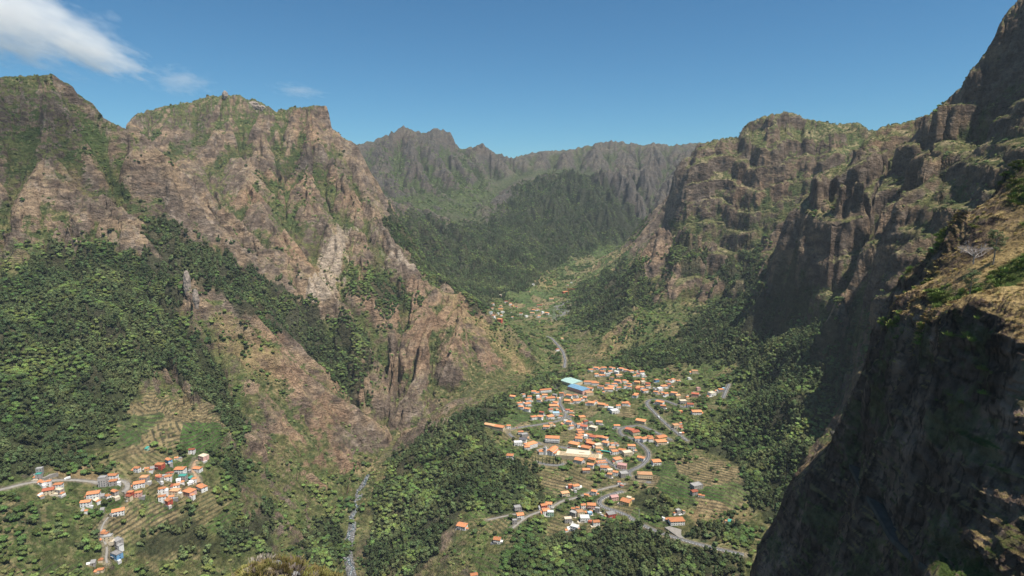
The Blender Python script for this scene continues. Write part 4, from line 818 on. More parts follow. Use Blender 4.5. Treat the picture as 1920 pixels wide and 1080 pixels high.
ZN = dict(upper='the upper village around the two halls', east='the eastern edge of the village', main='the village centre', lower='the fields below the village', hamlet='the hamlet on the left slope', far='the far village up the valley')
ZS_ = dict(upper='in upper village', east='at village east edge', main='in village centre', lower='below the village', hamlet='in left hamlet', far='in far village')
hrng = random.Random(3)
for h in HOUSES:
    c_ = h['code']; shp = c_[2]
    if shp == 'h' and hrng.random() < .35: shp = 'g'
    if shp == 'f' and h['w'] < 6: shp = 'l'
    two = h['w'] > 8 or (hrng.random() < .5 and h['w'] > 5.5); h['shp'] = shp; h['two'] = two
    sz = 'small ' if h['w'] < 7.5 else 'large ' if h['w'] > 14 else ''
    h['base'] = '%s%s%s house with %s %s roof' % (sz, 'two-storey ' if two else 'low ', WN[c_[1]], SN[shp], RN[c_[0]])
    h['key'] = (h['base'], h['zone'])
from collections import defaultdict
grp = defaultdict(list)
for h in HOUSES: grp[h['key']].append(h)
def ordinal(n_): return ['', 'first', 'second', 'third', 'fourth', 'fifth', 'sixth', 'seventh', 'eighth', 'ninth', 'tenth'][n_] if n_ < 11 else '%d%s' % (n_, {1: 'st', 2: 'nd', 3: 'rd'}.get(n_ % 10 if n_ % 100 not in (11, 12, 13) else 0, 'th'))
for k, L in grp.items():
    L.sort(key=lambda h: h['u'])
    for i, h in enumerate(L): h['label'] = k[0]+' '+ZS_[k[1]]+('' if len(L) == 1 else ', %s from left' % ordinal(i+1))
for h in HOUSES:
    z = h['z']
    e = bpy.data.objects.new('house' if h['w'] > 5.5 else 'shed', None); COL.objects.link(e); e.location = (h['x'], h['y'], z); e.rotation_euler = (0, 0, h['rot'])
    wm, rm, H_ = PRO[h['shp'], int(h['two'])]; sx = h['w']/ML; sy = max(.62, min(1.6, sx*hrng.uniform(.85, 1.15))); szz = 1 if h['w'] > 6 else .85
    tag(e, h['label'], 'house' if h['w'] > 5.5 else 'shed', 'houses of '+ZN[h['zone']] if h['zone'] != 'east' else 'houses at '+ZN['east'])
    part('wall', wm, e, s=(sx, sy, szz), mat=WM[h['code'][1]]); ro = part('roof', rm, e, s=(sx, sy, szz), mat=RM[h['code'][0]])
    L_, D_ = ML*sx, MDp*sy
    if h['w'] > 6 and hrng.random() < .85: part('patio', PATIO, e, (hrng.choice([-.5, .5])*L_, -D_*.35, 0), s=(hrng.uniform(.6, 1.2), hrng.uniform(.6, 1.1), 1), mat=hrng.choice([RM['w'], M_PALE, RM['g'], RM['c']]))
    if h['zone'] != 'far' and hrng.random() < .5:
        sd_ = hrng.choice([-1, 1]); k2 = hrng.choice('hgfl'); am, ar_, _h = PRO[k2, 0]; sc_ = (hrng.uniform(.3, .5), hrng.uniform(.45, .75), .85); q_ = (sd_*(L_/2+ML*sc_[0]*.5+.05), hrng.uniform(-.25, .15)*D_, -.4)
        an = part('annex', am, e, q_, s=sc_, mat=WM[hrng.choice('wwwcg')]); part('annex_roof', ar_, an, mat=RM[hrng.choice('oootgrw')])
    if h['zone'] != 'far':
        nw = max(1, int(L_/3.2)); xs = [(-L_/2+L_*(i+.5)/nw) for i in range(nw)]; hs0 = 1.0*szz
        for fl in range(2 if h['two'] else 1):
            for i, x in enumerate(xs):
                if fl == 0 and i == nw//2: part('door', DOORM, e, (x, -D_/2, 0)); continue
                part('window', WINM, e, (x, -D_/2, .95+3.0*fl))
            if D_ > 5:
                part('window', WINM, e, (-L_/2, 0, .95+3.0*fl), math.pi/2); part('window', WINM, e, (L_/2, 0, .95+3.0*fl), math.pi/2)
        if h['shp'] in 'hg' and hrng.random() < .5: c = part('chimney', CHIM, ro, (ML*.2, MDp*.12, H_+.9), s=(1/sx, 1/sy, 1/szz))
        if h['two'] and L_ > 10 and hrng.random() < .6: part('balcony', SILL, e, (-L_*.22, -D_/2, 2.8))
# ---- the large buildings
M_MINT = mat_noise('mint_sheet_roof', (.46, .64, .58), (.36, .54, .49), .6); M_BLUE = mat_noise('blue_sheet_roof', (.20, .38, .53), (.15, .30, .45), .6)
def ribs(m):   # standing seams of sheet roofing
    nt = m.node_tree; b = nt.nodes['Principled BSDF']; tc = nt.nodes.new('ShaderNodeTexCoord'); wv = nt.nodes.new('ShaderNodeTexWave'); wv.inputs['Scale'].default_value = .35; nt.links.new(tc.outputs['Object'], wv.inputs[0])
    bp = nt.nodes.new('ShaderNodeBump'); bp.inputs['Distance'].default_value = .5; nt.links.new(wv.outputs[0], bp.inputs['Height']); nt.links.new(bp.outputs[0], b.inputs['Normal'])
ribs(M_MINT); ribs(M_BLUE)
def winrow(e, L_, D_, z, n_, side=-1, w_=None, skip=()):
    for i in range(n_):
        if i in skip: continue
        part('window', WINM, e, (-L_/2+L_*(i+.5)/n_, side*D_/2, z), s=(w_ or 1, 1, 1))
BL = {'sports_hall': ['mint green roofed sports hall at the top of the village', 'blue roofed sports hall with pink walls'], 'school_building': ['long white building with orange roof left of the two halls'],
 'terraced_block': ['long white row with orange roof right of the mint green hall', 'shorter white row with orange roof at the right end of the long one'], 'farm_building': ['long building with tan roof at the left tip of the village', 'cream building with orange roof beside the road bend at left'],
 'hotel': ['white hotel with orange roof and balconies above the square', 'cream hotel with tan roof beside the road junction'], 'town_hall': ['big white block with orange hipped roof by the square'], 'parish_church': ['white church with orange roof and square bell tower'], 'rectory': ['low white house with orange roof left of the church'],
 'market_hall': ['long flat cream market hall with open galleries'], 'guest_house': ['white guest house with many grey dormers'], 'bus_shelter': ['long teal roofed shelter beside the main street'], 'tower_block': ['tall bare pale block beside the hamlet road']}
def big(nm, x, y, L_, D_, H_, ro):
    e = bpy.data.objects.new(nm, None); COL.objects.link(e); z = float(Hat(np.array([x]), np.array([y]))[0]); e.location = (x, y, z); e.rotation_euler = (0, 0, ro)
    tag(e, BL[nm].pop(0), 'church' if nm == 'parish_church' else nm.replace('_', ' ')); return e
for (nm, x, y, L_, D_, H_, ro, u_, v_) in BIGP:
    first = len(BL[nm]) > 1; e = big(nm, x, y, L_, D_, H_, ro)
    W_ = WM['w']; R_ = RM['o']; rf = hip_fn
    if nm == 'sports_hall': W_, R_, rf = (WM['c'], M_MINT, gable_fn) if first else (WM['p'], M_BLUE, gable_fn)
    if nm == 'farm_building': W_, R_, rf = WM['c'], (RM['t'] if first else RM['o']), gable_fn
    if nm == 'hotel' and not first: W_, R_ = WM['c'], RM['t']
    if nm == 'market_hall': W_, R_ = WM['c'], RM['c']
    if nm == 'tower_block': W_, R_ = M_PALE, RM['g']
    if nm in ('market_hall', 'bus_shelter', 'tower_block'): rf = flat_fn
    if nm == 'school_building' or nm == 'parish_church': rf = gable_fn
    if nm == 'market_hall':
        part('wall', mesh_of('wall', lambda bm: box(bm, -L_/2+2.5, L_/2-2.5, -D_/2+4, D_/2, -7, H_, False), W_), e); part('roof', mesh_of('roof', lambda bm: (box(bm, -L_/2+1.5, L_/2-1.5, -D_/2+2.5, D_/2+.5, H_, H_+.6), box(bm, 2, 12, -2, 4, H_+.6, H_+2)), R_), e)
        part('terrace', mesh_of('terrace', lambda bm: (box(bm, -L_/2, L_/2, -D_/2, D_/2+1, 3.0, 3.5), box(bm, -L_/2, L_/2, -D_/2, -D_/2+.25, 3.5, 4.4), box(bm, -L_/2-.01, -L_/2+.25, -D_/2+.25, D_/2, 3.5, 4.4)), W_), e)
        for i in range(10): part('column', mesh_of('column', lambda bm: box(bm, -.3, .3, -.3, .3, -4, 3.0), W_) if i == 0 else e.children[-1].data, e, (-L_/2+.6+i*(L_-1.2)/9, -D_/2+.6, 0))
        part('gallery_opening', mesh_of('gallery_opening', lambda bm: (box(bm, -L_/2+3, L_/2-3, -D_/2+3.9, -D_/2+3.98, .2, 2.6), box(bm, -L_/2+3, L_/2-3, -D_/2+3.9, -D_/2+3.98, 4.0, 6.2)), M_GLASS), e)
        continue
    if nm == 'bus_shelter':
        part('roof', mesh_of('roof', lambda bm: box(bm, -L_/2, L_/2, -D_/2, D_/2, H_, H_+.3), RM['s']), e); pm = mesh_of('post', lambda bm: box(bm, -.12, .12, -.12, .12, -1, H_), M_PALE)
        for i in range(6): part('post', pm, e, (-L_/2+1+i*(L_-2)/5, -D_/2+.5, 0))
        part('wall', mesh_of('wall', lambda bm: box(bm, -L_/2+.2, L_/2-.2, D_/2-.4, D_/2-.1, -3, H_), WM['w']), e); continue
    part('wall', mesh_of('wall', walls_fn(L_, D_, H_), W_), e); part('roof', mesh_of('roof', rf(L_, D_, H_, **({'rise': 2.6} if rf is not flat_fn and nm == 'sports_hall' else {})), R_), e)
    fl = max(1, int((H_-1.5)/2.7)) if nm != 'sports_hall' else 1
    for k in range(fl): winrow(e, L_, D_, 1.0+k*2.8, max(2, int(L_/3)), -1, 1.4 if nm in ('school_building', 'sports_hall') else 1.1)
    for k in range(fl):
        for sx_ in (-1, 1): part('window', WINM, e, (sx_*L_/2, -D_*.2, 1.0+k*2.8), math.pi/2); part('window', WINM, e, (sx_*L_/2, D_*.2, 1.0+k*2.8), math.pi/2)
    if nm == 'hotel':
        for k in range(1, fl): part('balcony', mesh_of('balcony', lambda bm: (box(bm, -L_/2, L_/2, -D_/2-1.5, -D_/2, 2.75*k, 2.75*k+.2), box(bm, -L_/2, L_/2, -D_/2-1.5, -D_/2-1.38, 2.75*k+.2, 2.75*k+1.)), W_), e)
    if nm == 'parish_church':
        t = part('bell_tower', mesh_of('bell_tower', lambda bm: (box(bm, -2.3, 2.3, -2.3, 2.3, -5, 14), box(bm, -2.6, 2.6, -2.6, 2.6, 14, 14.4)), WM['w']), e, (-L_/2-1, D_/2+2.5, 0))
        part('spire', mesh_of('spire', lambda bm: bmesh.ops.create_cone(bm, segments=4, radius1=3.2, radius2=.1, depth=3.2, cap_ends=True, matrix=Matrix.Translation((0, 0, 16.0)) @ Matrix.Rotation(math.pi/4, 4, 'Z')), RM['g']), t)
        for a in range(4): part('belfry_opening', WINM, t, (2.3*math.cos(a*math.pi/2), 2.3*math.sin(a*math.pi/2), 11), a*math.pi/2+math.pi/2)
        part('side_aisle', mesh_of('side_aisle', lambda bm: (box(bm, -L_/2+2, L_/2-2, -D_/2-4, -D_/2-.05, -5, 4.5)), WM['w']), e); part('aisle_roof', mesh_of('aisle_roof', lambda bm: box(bm, -L_/2+1.6, L_/2-1.6, -D_/2-4.4, -D_/2-.1, 4.5, 5.0), RM['o']), e)
    if nm == 'guest_house':
        dm = mesh_of('dormer', lambda bm: (box(bm, -.9, .9, -1.2, 1.2, 0, 1.6)), RM['g'])
        for i in range(5): part('dormer', dm, e, (-L_/2+2+i*(L_-4)/4, -D_/2+1.8, H_+.3))
print('houses', time.time()-T00)
# ------------------------------------------------------------------ roads, river, plots
M_ASPH = mat_noise('worn_asphalt', (.085, .085, .09), (.13, .128, .128), .25, rough=.9); M_CONC = mat_noise('pale_concrete_lane', (.25, .23, .205), (.19, .175, .155), .25); M_DIRT = mat_noise('bare_earth_track', (.33, .22, .14), (.25, .17, .11), .3)
M_OLD = mat_noise('old_mossy_asphalt', (.085, .078, .066), (.055, .05, .042), .3, rough=1., spec=.02); M_WHITE = mat_noise('white_road_paint', (.7, .7, .68), (.55, .55, .53), 1.); M_KERB = mat_noise('stone_kerb', (.36, .34, .31), (.22, .2, .18), 1.)
def frame(Pt):
    t = np.gradient(Pt[:, :2], axis=0); t /= np.linalg.norm(t, axis=1, keepdims=True)+1e-9; return t, np.stack([-t[:, 1], t[:, 0]], 1)
def ribbon(name, Pt, prof, mat, closed=True):
    """sweep a cross-section (offset across, height) along the line"""
    t, nn = frame(Pt); k = len(prof); co = []
    for o_, h_ in prof: co.append(np.c_[Pt[:, :2]+nn*o_, Pt[:, 2]+h_])
    co = np.stack(co, 1); me = fastmesh(name, co, quads=gridquads(len(Pt), k)[:, ::-1]); me.materials.append(mat); return me
for nm, wd, kd, Pt in ROADPTS:
    w2 = wd/2; o = link(nm, ribbon(nm, Pt, [(-w2-.1, -3.5 if kd != 'o' else -2.2), (-w2, .12), (w2, .12), (w2+.1, -3.5 if kd != 'o' else -2.2)], {'a': M_ASPH, 'c': M_CONC, 'd': M_DIRT, 'o': M_OLD}[kd])); M_K2 = M_OLD if kd == 'o' else M_KERB; tag(o, kind='structure')
    if kd in 'ao':
        for s_ in (-1, 1): link('kerb', ribbon('kerb', Pt, [(s_*w2-.12*s_-.12, -.2), (s_*w2-.12*s_-.12, .27), (s_*w2-.12*s_+.12, .27), (s_*w2-.12*s_+.12, -.2)], M_K2), o)
    if kd == 'a':
        link('centre_line', ribbon('centre_line', Pt, [(-.09, .126), (.09, .126)], M_WHITE), o)
# guard stones along the outer edge of the lower road
Pt = ROADPTS[0][3]; t_, n_ = frame(Pt); gs = mesh_of('guard_stone', lambda bm: (box(bm, -.75, .75, -.22, .22, -.3, .75), ), WM['w'])
s_ = np.r_[0, np.cumsum(np.hypot(*np.diff(Pt[:, :2], axis=0).T))]; side = np.sign((n_*Pt[:, :2]).sum(1)); 
for q_ in np.arange(0, s_[-1], 4.6):
    u_ = [np.interp(q_, s_, Pt[:, i]) for i in range(3)]; k = min(int(np.interp(q_, s_, np.arange(len(s_)))), len(s_)-1); sd = -side[k]
    o = bpy.data.objects.new('guard_stone', gs); COL.objects.link(o); o.location = (u_[0]+n_[k, 0]*sd*3.5, u_[1]+n_[k, 1]*sd*3.5, u_[2]+.1); o.rotation_euler = (0, 0, math.atan2(t_[k, 1], t_[k, 0]))
    tag(o, 'short white guard stone in the row along the outer edge of the lower road', 'guard stone', 'white guard stones along the lower road')
# river
L = np.array([(662,1100),(660,1080),(655,1060),(652,1040),(655,1010),(660,990),(662,970),(668,950),(672,930),(680,915),(690,895),(700,882)], float)
x, y = pick(L[:, 0], L[:, 1]); s_ = np.r_[0, np.cumsum(np.hypot(np.diff(x), np.diff(y)))]; tq = np.linspace(0, s_[-1], 120); x = smooth1(np.interp(tq, s_, x), 2, 2); y = smooth1(np.interp(tq, s_, y), 2, 2); z = Hat(x, y)
z = smooth1(z, 4, 3); RV_ = np.stack([x, y, z], -1)
m, nt, N_, L_, b = newmat('boulder_river_bed', .8, .3); tc = N_.new('ShaderNodeTexCoord'); vo = N_.new('ShaderNodeTexVoronoi'); vo.inputs['Scale'].default_value = .28; L_.new(tc.outputs['Object'], vo.inputs['Vector'])
cr = N_.new('ShaderNodeValToRGB'); cr.color_ramp.elements[0].position = .1; cr.color_ramp.elements[0].color = (.19, .185, .18, 1); cr.color_ramp.elements[1].position = .75; cr.color_ramp.elements[1].color = (.07, .07, .07, 1); L_.new(vo.outputs['Distance'], cr.inputs[0]); L_.new(cr.outputs[0], b.inputs['Base Color']); bp = N_.new('ShaderNodeBump'); bp.inputs['Distance'].default_value = -2.; L_.new(vo.outputs['Distance'], bp.inputs['Height']); L_.new(bp.outputs[0], b.inputs['Normal'])
bed = link('river_bed', ribbon('river_bed', RV_, [(-7.5, -3), (-6, 1.3), (-3, .9), (3, .9), (6, 1.3), (7.5, -3)], m)); tag(bed, kind='structure')
RW = RV_.copy(); tt_ = np.arange(len(RW)); t_, n_ = frame(RW); RW[:, :2] += n_*(3*np.sin(tt_*.35)+1.5*np.sin(tt_*.9))[:, None]
m, nt, N_, L_, b = newmat('river_water', .15, .5); b.inputs['Base Color'].default_value = (.03, .045, .045, 1); tc = N_.new('ShaderNodeTexCoord'); tx = N_.new('ShaderNodeTexNoise'); tx.inputs['Scale'].default_value = .5; tx.inputs['Detail'].default_value = 4; L_.new(tc.outputs['Object'], tx.inputs[0]); cr = N_.new('ShaderNodeValToRGB'); cr.color_ramp.elements[0].position = .5; cr.color_ramp.elements[0].color = (.03, .045, .05, 1); cr.color_ramp.elements[1].position = .6; cr.color_ramp.elements[1].color = (.3, .32, .32, 1); L_.new(tx.outputs[0], cr.inputs[0]); L_.new(cr.outputs[0], b.inputs['Base Color'])
tag(link('river_water', ribbon('river_water', RW, [(-2.2, 1.15), (2.2, 1.15)], m)), kind='structure')
def stone_mesh(seed, n_=2):
    r = np.random.RandomState(seed); bm = bmesh.new(); bmesh.ops.create_icosphere(bm, subdivisions=n_, radius=1)
    for v_ in bm.verts: v_.co = Vector((v_.co.x, v_.co.y, v_.co.z*.75))*(1+.25*(r.rand()-.5))
    me = bpy.data.meshes.new('boulder'); bm.to_mesh(me); bm.free(); me.materials.append(M_STONE); return me
M_STONE = mat_noise('grey_river_boulder', (.22, .215, .21), (.11, .108, .105), 1.2, objrand=.4, bump=.3)
STM = [stone_mesh(i) for i in range(4)]
for i in range(70):
    k = rng.randint(2, 105); p = RV_[k, :2]+n_[k]*rng.uniform(-7, 7); o = bpy.data.objects.new('boulder', STM[i % 4]); COL.objects.link(o); s0 = rng.uniform(.8, 2.2); o.scale = (s0*1.2, s0, s0); o.location = (p[0], p[1], RV_[k, 2]+1.2); o.rotation_euler = (0, 0, rng.rand()*6)
    tag(o, 'rounded grey boulder in the bed of the river at the bottom', 'boulder', 'boulders in the river bed')
# paved plots
def plot(name, L, lift=.5, mat=None):
    L = dens2(list(L)+[L[0]], 2.)[:-1]; x, y = pick(L[:, 0], L[:, 1]); z = np.full(len(x), Hat(x, y).mean()) if len(x) < 400 else Hat(x, y); top = np.stack([x, y, z+lift], -1)
    n_ = len(x); bm = bmesh.new(); a = [bm.verts.new(p) for p in top]; lo = [bm.verts.new((p[0], p[1], p[2]-9)) for p in top]; bm.faces.new(a)
    for i in range(n_): bm.faces.new((a[i], lo[i], lo[(i+1) % n_], a[(i+1) % n_]))
    bmesh.ops.recalc_face_normals(bm, faces=bm.faces); me = bpy.data.meshes.new(name); bm.to_mesh(me); bm.free(); o = link(name, me, None, mat or M_CONC); tag(o, kind='structure')
plot('paved_forecourt', [(1246, 992), (1256, 989), (1283, 994), (1288, 1008), (1273, 1009)], 1.0)
plot('school_yard', [(1036, 720), (1053, 721), (1049, 732), (1036, 732)], .6, M_OLD)
plot('village_square', [(1003, 839), (1030, 840), (1024, 846), (1010, 850)], .6)
plot('car_park', [(60, 895), (85, 886), (110, 893), (85, 899)], .5)
# ------------------------------------------------------------------ vehicles
def car_parts(kind):
    def body(bm):
        if kind == 'car': box(bm, -2.1, 2.1, -.85, .85, .3, .9); 
        else: box(bm, -3.2, -1.5, -1, 1, .45, 2.2)
        bmesh.ops.bevel(bm, geom=bm.edges[:], offset=.08, segments=1, affect='EDGES')
    def cabin(bm):
        if kind == 'car':
            a = [(-1.5, -.78, .9), (1.1, -.78, .9), (1.1, .78, .9), (-1.5, .78, .9), (-1.1, -.65, 1.42), (.5, -.65, 1.42), (.5, .65, 1.42), (-1.1, .65, 1.42)]; v_ = [bm.verts.new(p) for p in a]
            for f in ((4, 5, 6, 7), (0, 1, 5, 4), (1, 2, 6, 5), (2, 3, 7, 6), (3, 0, 4, 7)): bm.faces.new([v_[i] for i in f])
        else: box(bm, -1.4, 3.4, -1.1, 1.1, .7, 2.9)
    return mesh_of('body', body), mesh_of('cabin' if kind == 'car' else 'cargo_box', cabin)
CB, CCb = car_parts('car'); TB, TC = car_parts('truck'); CCb.materials.append(M_GLASS)
M_RUB = mat_noise('tyre_rubber', (.02, .02, .02), (.035, .035, .035), 4.)
WH = mesh_of('wheel', lambda bm: bmesh.ops.create_cone(bm, segments=14, radius1=.34, radius2=.34, depth=.24, cap_ends=True, matrix=Matrix.Rotation(math.pi/2, 4, 'X')), M_RUB)
def paint(n_, c_):
    m = mat_noise(n_+'_car_paint', c_, tuple(x*.9 for x in c_), 1., rough=.3, spec=.5); return m
CP_ = {n_: paint(n_, c_) for n_, c_ in (('white', (.75, .75, .75)), ('silver', (.45, .46, .48)), ('red', (.5, .04, .03)), ('black', (.03, .03, .035)), ('blue', (.05, .12, .35)), ('yellow', (.8, .65, .05)))}
for me in (CB, TB, TC): me.materials.append(CP_['white'])
def vehicle(x, y, z, rz, colr, label, kind='car'):
    e = bpy.data.objects.new('car' if kind == 'car' else 'truck', None); COL.objects.link(e); e.location = (x, y, z+.14); e.rotation_euler = (0, 0, rz); tag(e, label, kind, 'vehicles on the roads')
    part('body', CB if kind == 'car' else TB, e, mat=CP_[colr]); part('cabin' if kind == 'car' else 'cargo_box', CCb if kind == 'car' else TC, e)
    for sx_ in (-1.3, 1.3): 
        for sy_ in (-.8, .8): part('wheel', WH, e, (sx_*(1 if kind == 'car' else 1.7), sy_, .34))
def on_road(i, u, v, off, colr, label, kind='car'):
    Pt = ROADPTS[i][3]; uu, vv, _ = proj(Pt); k = int(np.argmin((uu-u)**2+(vv-v)**2)); t_, n_ = frame(Pt); vehicle(Pt[k, 0]+n_[k, 0]*off, Pt[k, 1]+n_[k, 1]*off, Pt[k, 2], math.atan2(t_[k, 1], t_[k, 0]), colr, label, kind)
on_road(0, 1338, 1027, 1.7, 'white', 'white car on the lower road beside the guard stones'); on_road(2, 1236, 785, 1.6, 'white', 'white truck on the straight road right of the village', 'truck')
on_road(0, 1180, 970, -1.6, 'silver', 'silver car on the lower road near the tall mast'); on_road(0, 1123, 940, 1.6, 'black', 'black car in the hairpin bend'); on_road(5, 1028, 835, 1.8, 'yellow', 'yellow van at the left end of the main street')
on_road(5, 1110, 847, -1.8, 'yellow', 'yellow taxi on the main street above the market hall'); on_road(5, 1066, 841, 1.8, 'red', 'red car on the main street in front of the shops'); on_road(5, 1134, 861, 1.8, 'white', 'white car on the main street right of the market hall')
on_road(2, 1250, 796, -1.6, 'black', 'black car on the straight road right of the village'); on_road(5, 1153, 874, -1.8, 'silver', 'silver car on the main street near the junction'); on_road(1, 1178, 888, 1.6, 'white', 'white car at the road junction below the main street'); on_road(3, 1055, 768, 1.6, 'silver', 'silver car on the street below the blue roofed hall')
on_road(3, 970, 802, -1.6, 'red', 'red car on the road at the left edge of the village'); on_road(10, 128, 899, 1.2, 'white', 'white truck on the lane left of the hamlet', 'truck'); on_road(1, 1216, 850, -1.6, 'blue', 'blue car in the bend right of the village centre')
# tall mast beside the lower road, crane by the far village
def pole(name, u, v, h_, r_, label, cat, mat):
    x, y = pick(u, v); x = float(x[0]); y = float(y[0]); z = float(Hat(np.array([x]), np.array([y]))[0]); e = bpy.data.objects.new(name, None); COL.objects.link(e); e.location = (x, y, z); tag(e, label, cat)
    part('shaft', mesh_of('shaft', lambda bm: bmesh.ops.create_cone(bm, segments=8, radius1=r_, radius2=r_*.6, depth=h_+2, cap_ends=True, matrix=Matrix.Translation((0, 0, h_/2-1))), mat), e); return e
M_STEEL = mat_noise('galvanised_steel', (.5, .5, .5), (.38, .38, .38), 3., rough=.5); M_REDP = mat_noise('red_crane_paint', (.5, .06, .04), (.4, .05, .03), 2.)
e = pole('utility_pole', 1198, 973, 15, .35, 'tall pale utility pole beside the lower road', 'utility pole', M_STEEL); part('crossarm', mesh_of('crossarm', lambda bm: box(bm, -1.2, 1.2, -.1, .1, 14, 14.3), M_STEEL), e)
e = pole('utility_pole', 1127, 933, 11, .25, 'pale utility pole beside the hairpin bend', 'utility pole', M_STEEL); part('crossarm', mesh_of('crossarm', lambda bm: box(bm, -1, 1, -.1, .1, 10, 10.3), M_STEEL), e)
e = pole('tower_crane', 1066, 556, 34, .9, 'red tower crane beside the grey rock scar', 'crane', M_REDP); part('jib', mesh_of('jib', lambda bm: box(bm, -8, 24, -.6, .6, 31, 32.4), M_REDP), e); part('counterweight', mesh_of('counterweight', lambda bm: box(bm, -9, -6, -1, 1, 28.5, 31), M_PALE), e)
# cypresses in front of the church and below the town hall
for i, (u, v, h_) in enumerate([(998,862,9),(1004,864,11),(1010,866,10),(1017,867,12),(1024,868,11),(1031,868,13),(1038,868,12),(1045,869,13),(1051,868,10),(968,862,8),(975,865,9),(984,866,8)]):
    x, y = pick(u, v+2); z = Hat(x, y)[0]; w0 = 'dark conical cypress in the row below the church' if i < 9 else 'dark conical cypress below the big white block'
    place_tree((x[0], y[0], z), 6, h_*.95, .5, i*1.3, w0, 'tree', w0)
# the pinnacles on the spur and the summit knob
def rock_mass(name, p, sx_, sy_, sz_, seed, label, cat='rock', mat=None, sub=4, rough=.35):
    bm = bmesh.new(); bmesh.ops.create_icosphere(bm, subdivisions=sub, radius=1); co = np.array([v_.co[:] for v_ in bm.verts]); dsp = 1+rough*ridged3(co*1.7+seed, 4, seed)+.12*fbm3(co*5+seed, 3, seed)
    for v_, k in zip(bm.verts, dsp): v_.co = Vector((v_.co.x*sx_*k, v_.co.y*sy_*k, v_.co.z*sz_*(.8+.2*k)))
    me = bpy.data.meshes.new(name); bm.to_mesh(me); bm.free(); o = link(name, me, None, mat or M_ROCK); o.location = p; tag(o, label, cat); return o
M_ROCK = mat_noise('weathered_basalt', (.20, .165, .14), (.32, .26, .215), .25, bump=1.)
for (u, v, hh, ww, lb) in ((352, 548, 30, 6, 'tall thin grey rock pinnacle on the wooded spur at left'), (368, 572, 22, 5, 'shorter rock pinnacle just right of the tall thin one')):
    x, y = pick(u, v); rock_mass('rock_pinnacle', (x[0], y[0], Hat(x, y)[0]+hh*.45), ww, ww, hh, int(u), lb)
p = P(422, 179, 2598); rock_mass('rock_stack', p, 9, 9, 17, 5, 'square rock knob on the flat summit at left')
p = P(440, 183, 2598); rock_mass('rock_stack', p, 4, 4, 9, 6, 'small rock tooth right of the summit knob')
for i, (u, v, a, b_) in enumerate([(462, 188, 14, 8), (475, 190, 18, 12), (490, 195, 14, 9), (510, 205, 16, 9), (530, 212, 18, 8)]):
    rock_mass('rock_outcrop', P(u, v+9, 2590), a*1.1, a*.8, b_*1.5, 20+i, 'dark rock outcrop on the crest between the two summits, %s from the left' % ordinal(i+1))
print('roads', time.time()-T00)
# ------------------------------------------------------------------ near ledge: pines, dead tree, heath; the knoll at the lower left
def limb(bm, a, b_, r0, r1, n_=6):
    a = Vector(a); b_ = Vector(b_); d = b_-a; bmesh.ops.create_cone(bm, cap_ends=True, segments=n_, radius1=r0, radius2=r1, depth=d.length, matrix=Matrix.Translation((a+b_)/2) @ d.to_track_quat('Z', 'Y').to_matrix().to_4x4())
M_DEAD = mat_noise('bleached_dead_wood', (.42, .38, .36), (.28, .25, .24), 3.)
def branches(bm, r, base, d, L, rad, depth):
    tip = base+d*L; limb(bm, base, tip, rad, rad*.6, 5 if depth > 1 else 4)
    if depth == 0: return
    for k in range(3 if depth > 1 else 4):
        nd = (d+Vector((r.uniform(-1, 1), r.uniform(-1, 1), r.uniform(-.35, .5)))*.85).normalized(); branches(bm, r, base+d*L*r.uniform(.55, 1.), nd, L*r.uniform(.55, .75), rad*.55, depth-1)
def ground_at(u, v):
    x, y = pick(u, v); i = np.argmin((XV-x)**2+(YV-y)**2); return V.reshape(-1, 3)[i]
r = random.Random(4); g = ground_at(1826, 494); e = bpy.data.objects.new('dead_tree', None); COL.objects.link(e); e.location = g; tag(e, 'bare bleached dead tree spreading its branches on the cliff ledge', 'dead tree')
S_ = float(np.linalg.norm(g))/300
def dt(bm):
    branches(bm, r, Vector((0, 0, -.5)), Vector((.0, 0, 1)), 4.5*S_, .32*S_, 1)
    for k in range(11):
        a = k*.57; branches(bm, r, Vector((0, 0, (2.2+.25*k)*S_)), Vector((math.cos(a)*1.3, math.sin(a), .35+.4*r.random())).normalized(), 3.3*S_, .14*S_, 3)
part('branches', mesh_of('branches', dt, M_DEAD), e)
M_NEEDLE = mat_noise('pine_needles', (.05, .075, .028), (.10, .13, .05), 1.5, objrand=.2)
def near_pine(u, v, hpx, seed, label):
    g = ground_at(u, v); h_ = hpx*float(np.linalg.norm(g))/1150*1.0; r = random.Random(seed); e = bpy.data.objects.new('pine_tree', None); COL.objects.link(e); e.location = g-np.array([0, 0, .3]); tag(e, label, 'tree')
    tips = []
    def tr(bm):
        limb(bm, (0, 0, 0), (.03*h_, 0, h_*.97), .022*h_, .006*h_, 8)
        for k in range(26):
            z = h_*(.4+.57*k/26); a = r.uniform(0, 6.28); L = h_*r.uniform(.12, .24)*(1.1-.5*abs(k-10)/16); q_ = Vector((math.cos(a)*L, math.sin(a)*L, L*r.uniform(.1, .5))); limb(bm, (.02*h_, 0, z), Vector((.02*h_, 0, z))+q_, .005*h_, .002*h_, 4); tips.append((Vector((.02*h_, 0, z)), q_))
    part('trunk', mesh_of('trunk', tr, M_BARK), e)
    def nd(bm):
        for b0, q_ in tips:
            for k in range(46):
                c_ = b0+q_*r.uniform(.45, 1.12)+Vector((r.gauss(0, 1), r.gauss(0, 1), r.gauss(0, .7)))*h_*.026; d1 = Vector((r.gauss(0, 1), r.gauss(0, 1), r.gauss(0, 1)+.5)).normalized()*h_*.017; d2 = d1.orthogonal().normalized()*h_*.008
                bm.faces.new([bm.verts.new(p) for p in (c_-d1-d2, c_+d1-d2, c_+d1+d2, c_-d1+d2)])
    part('crown', mesh_of('crown', nd, M_NEEDLE), e)
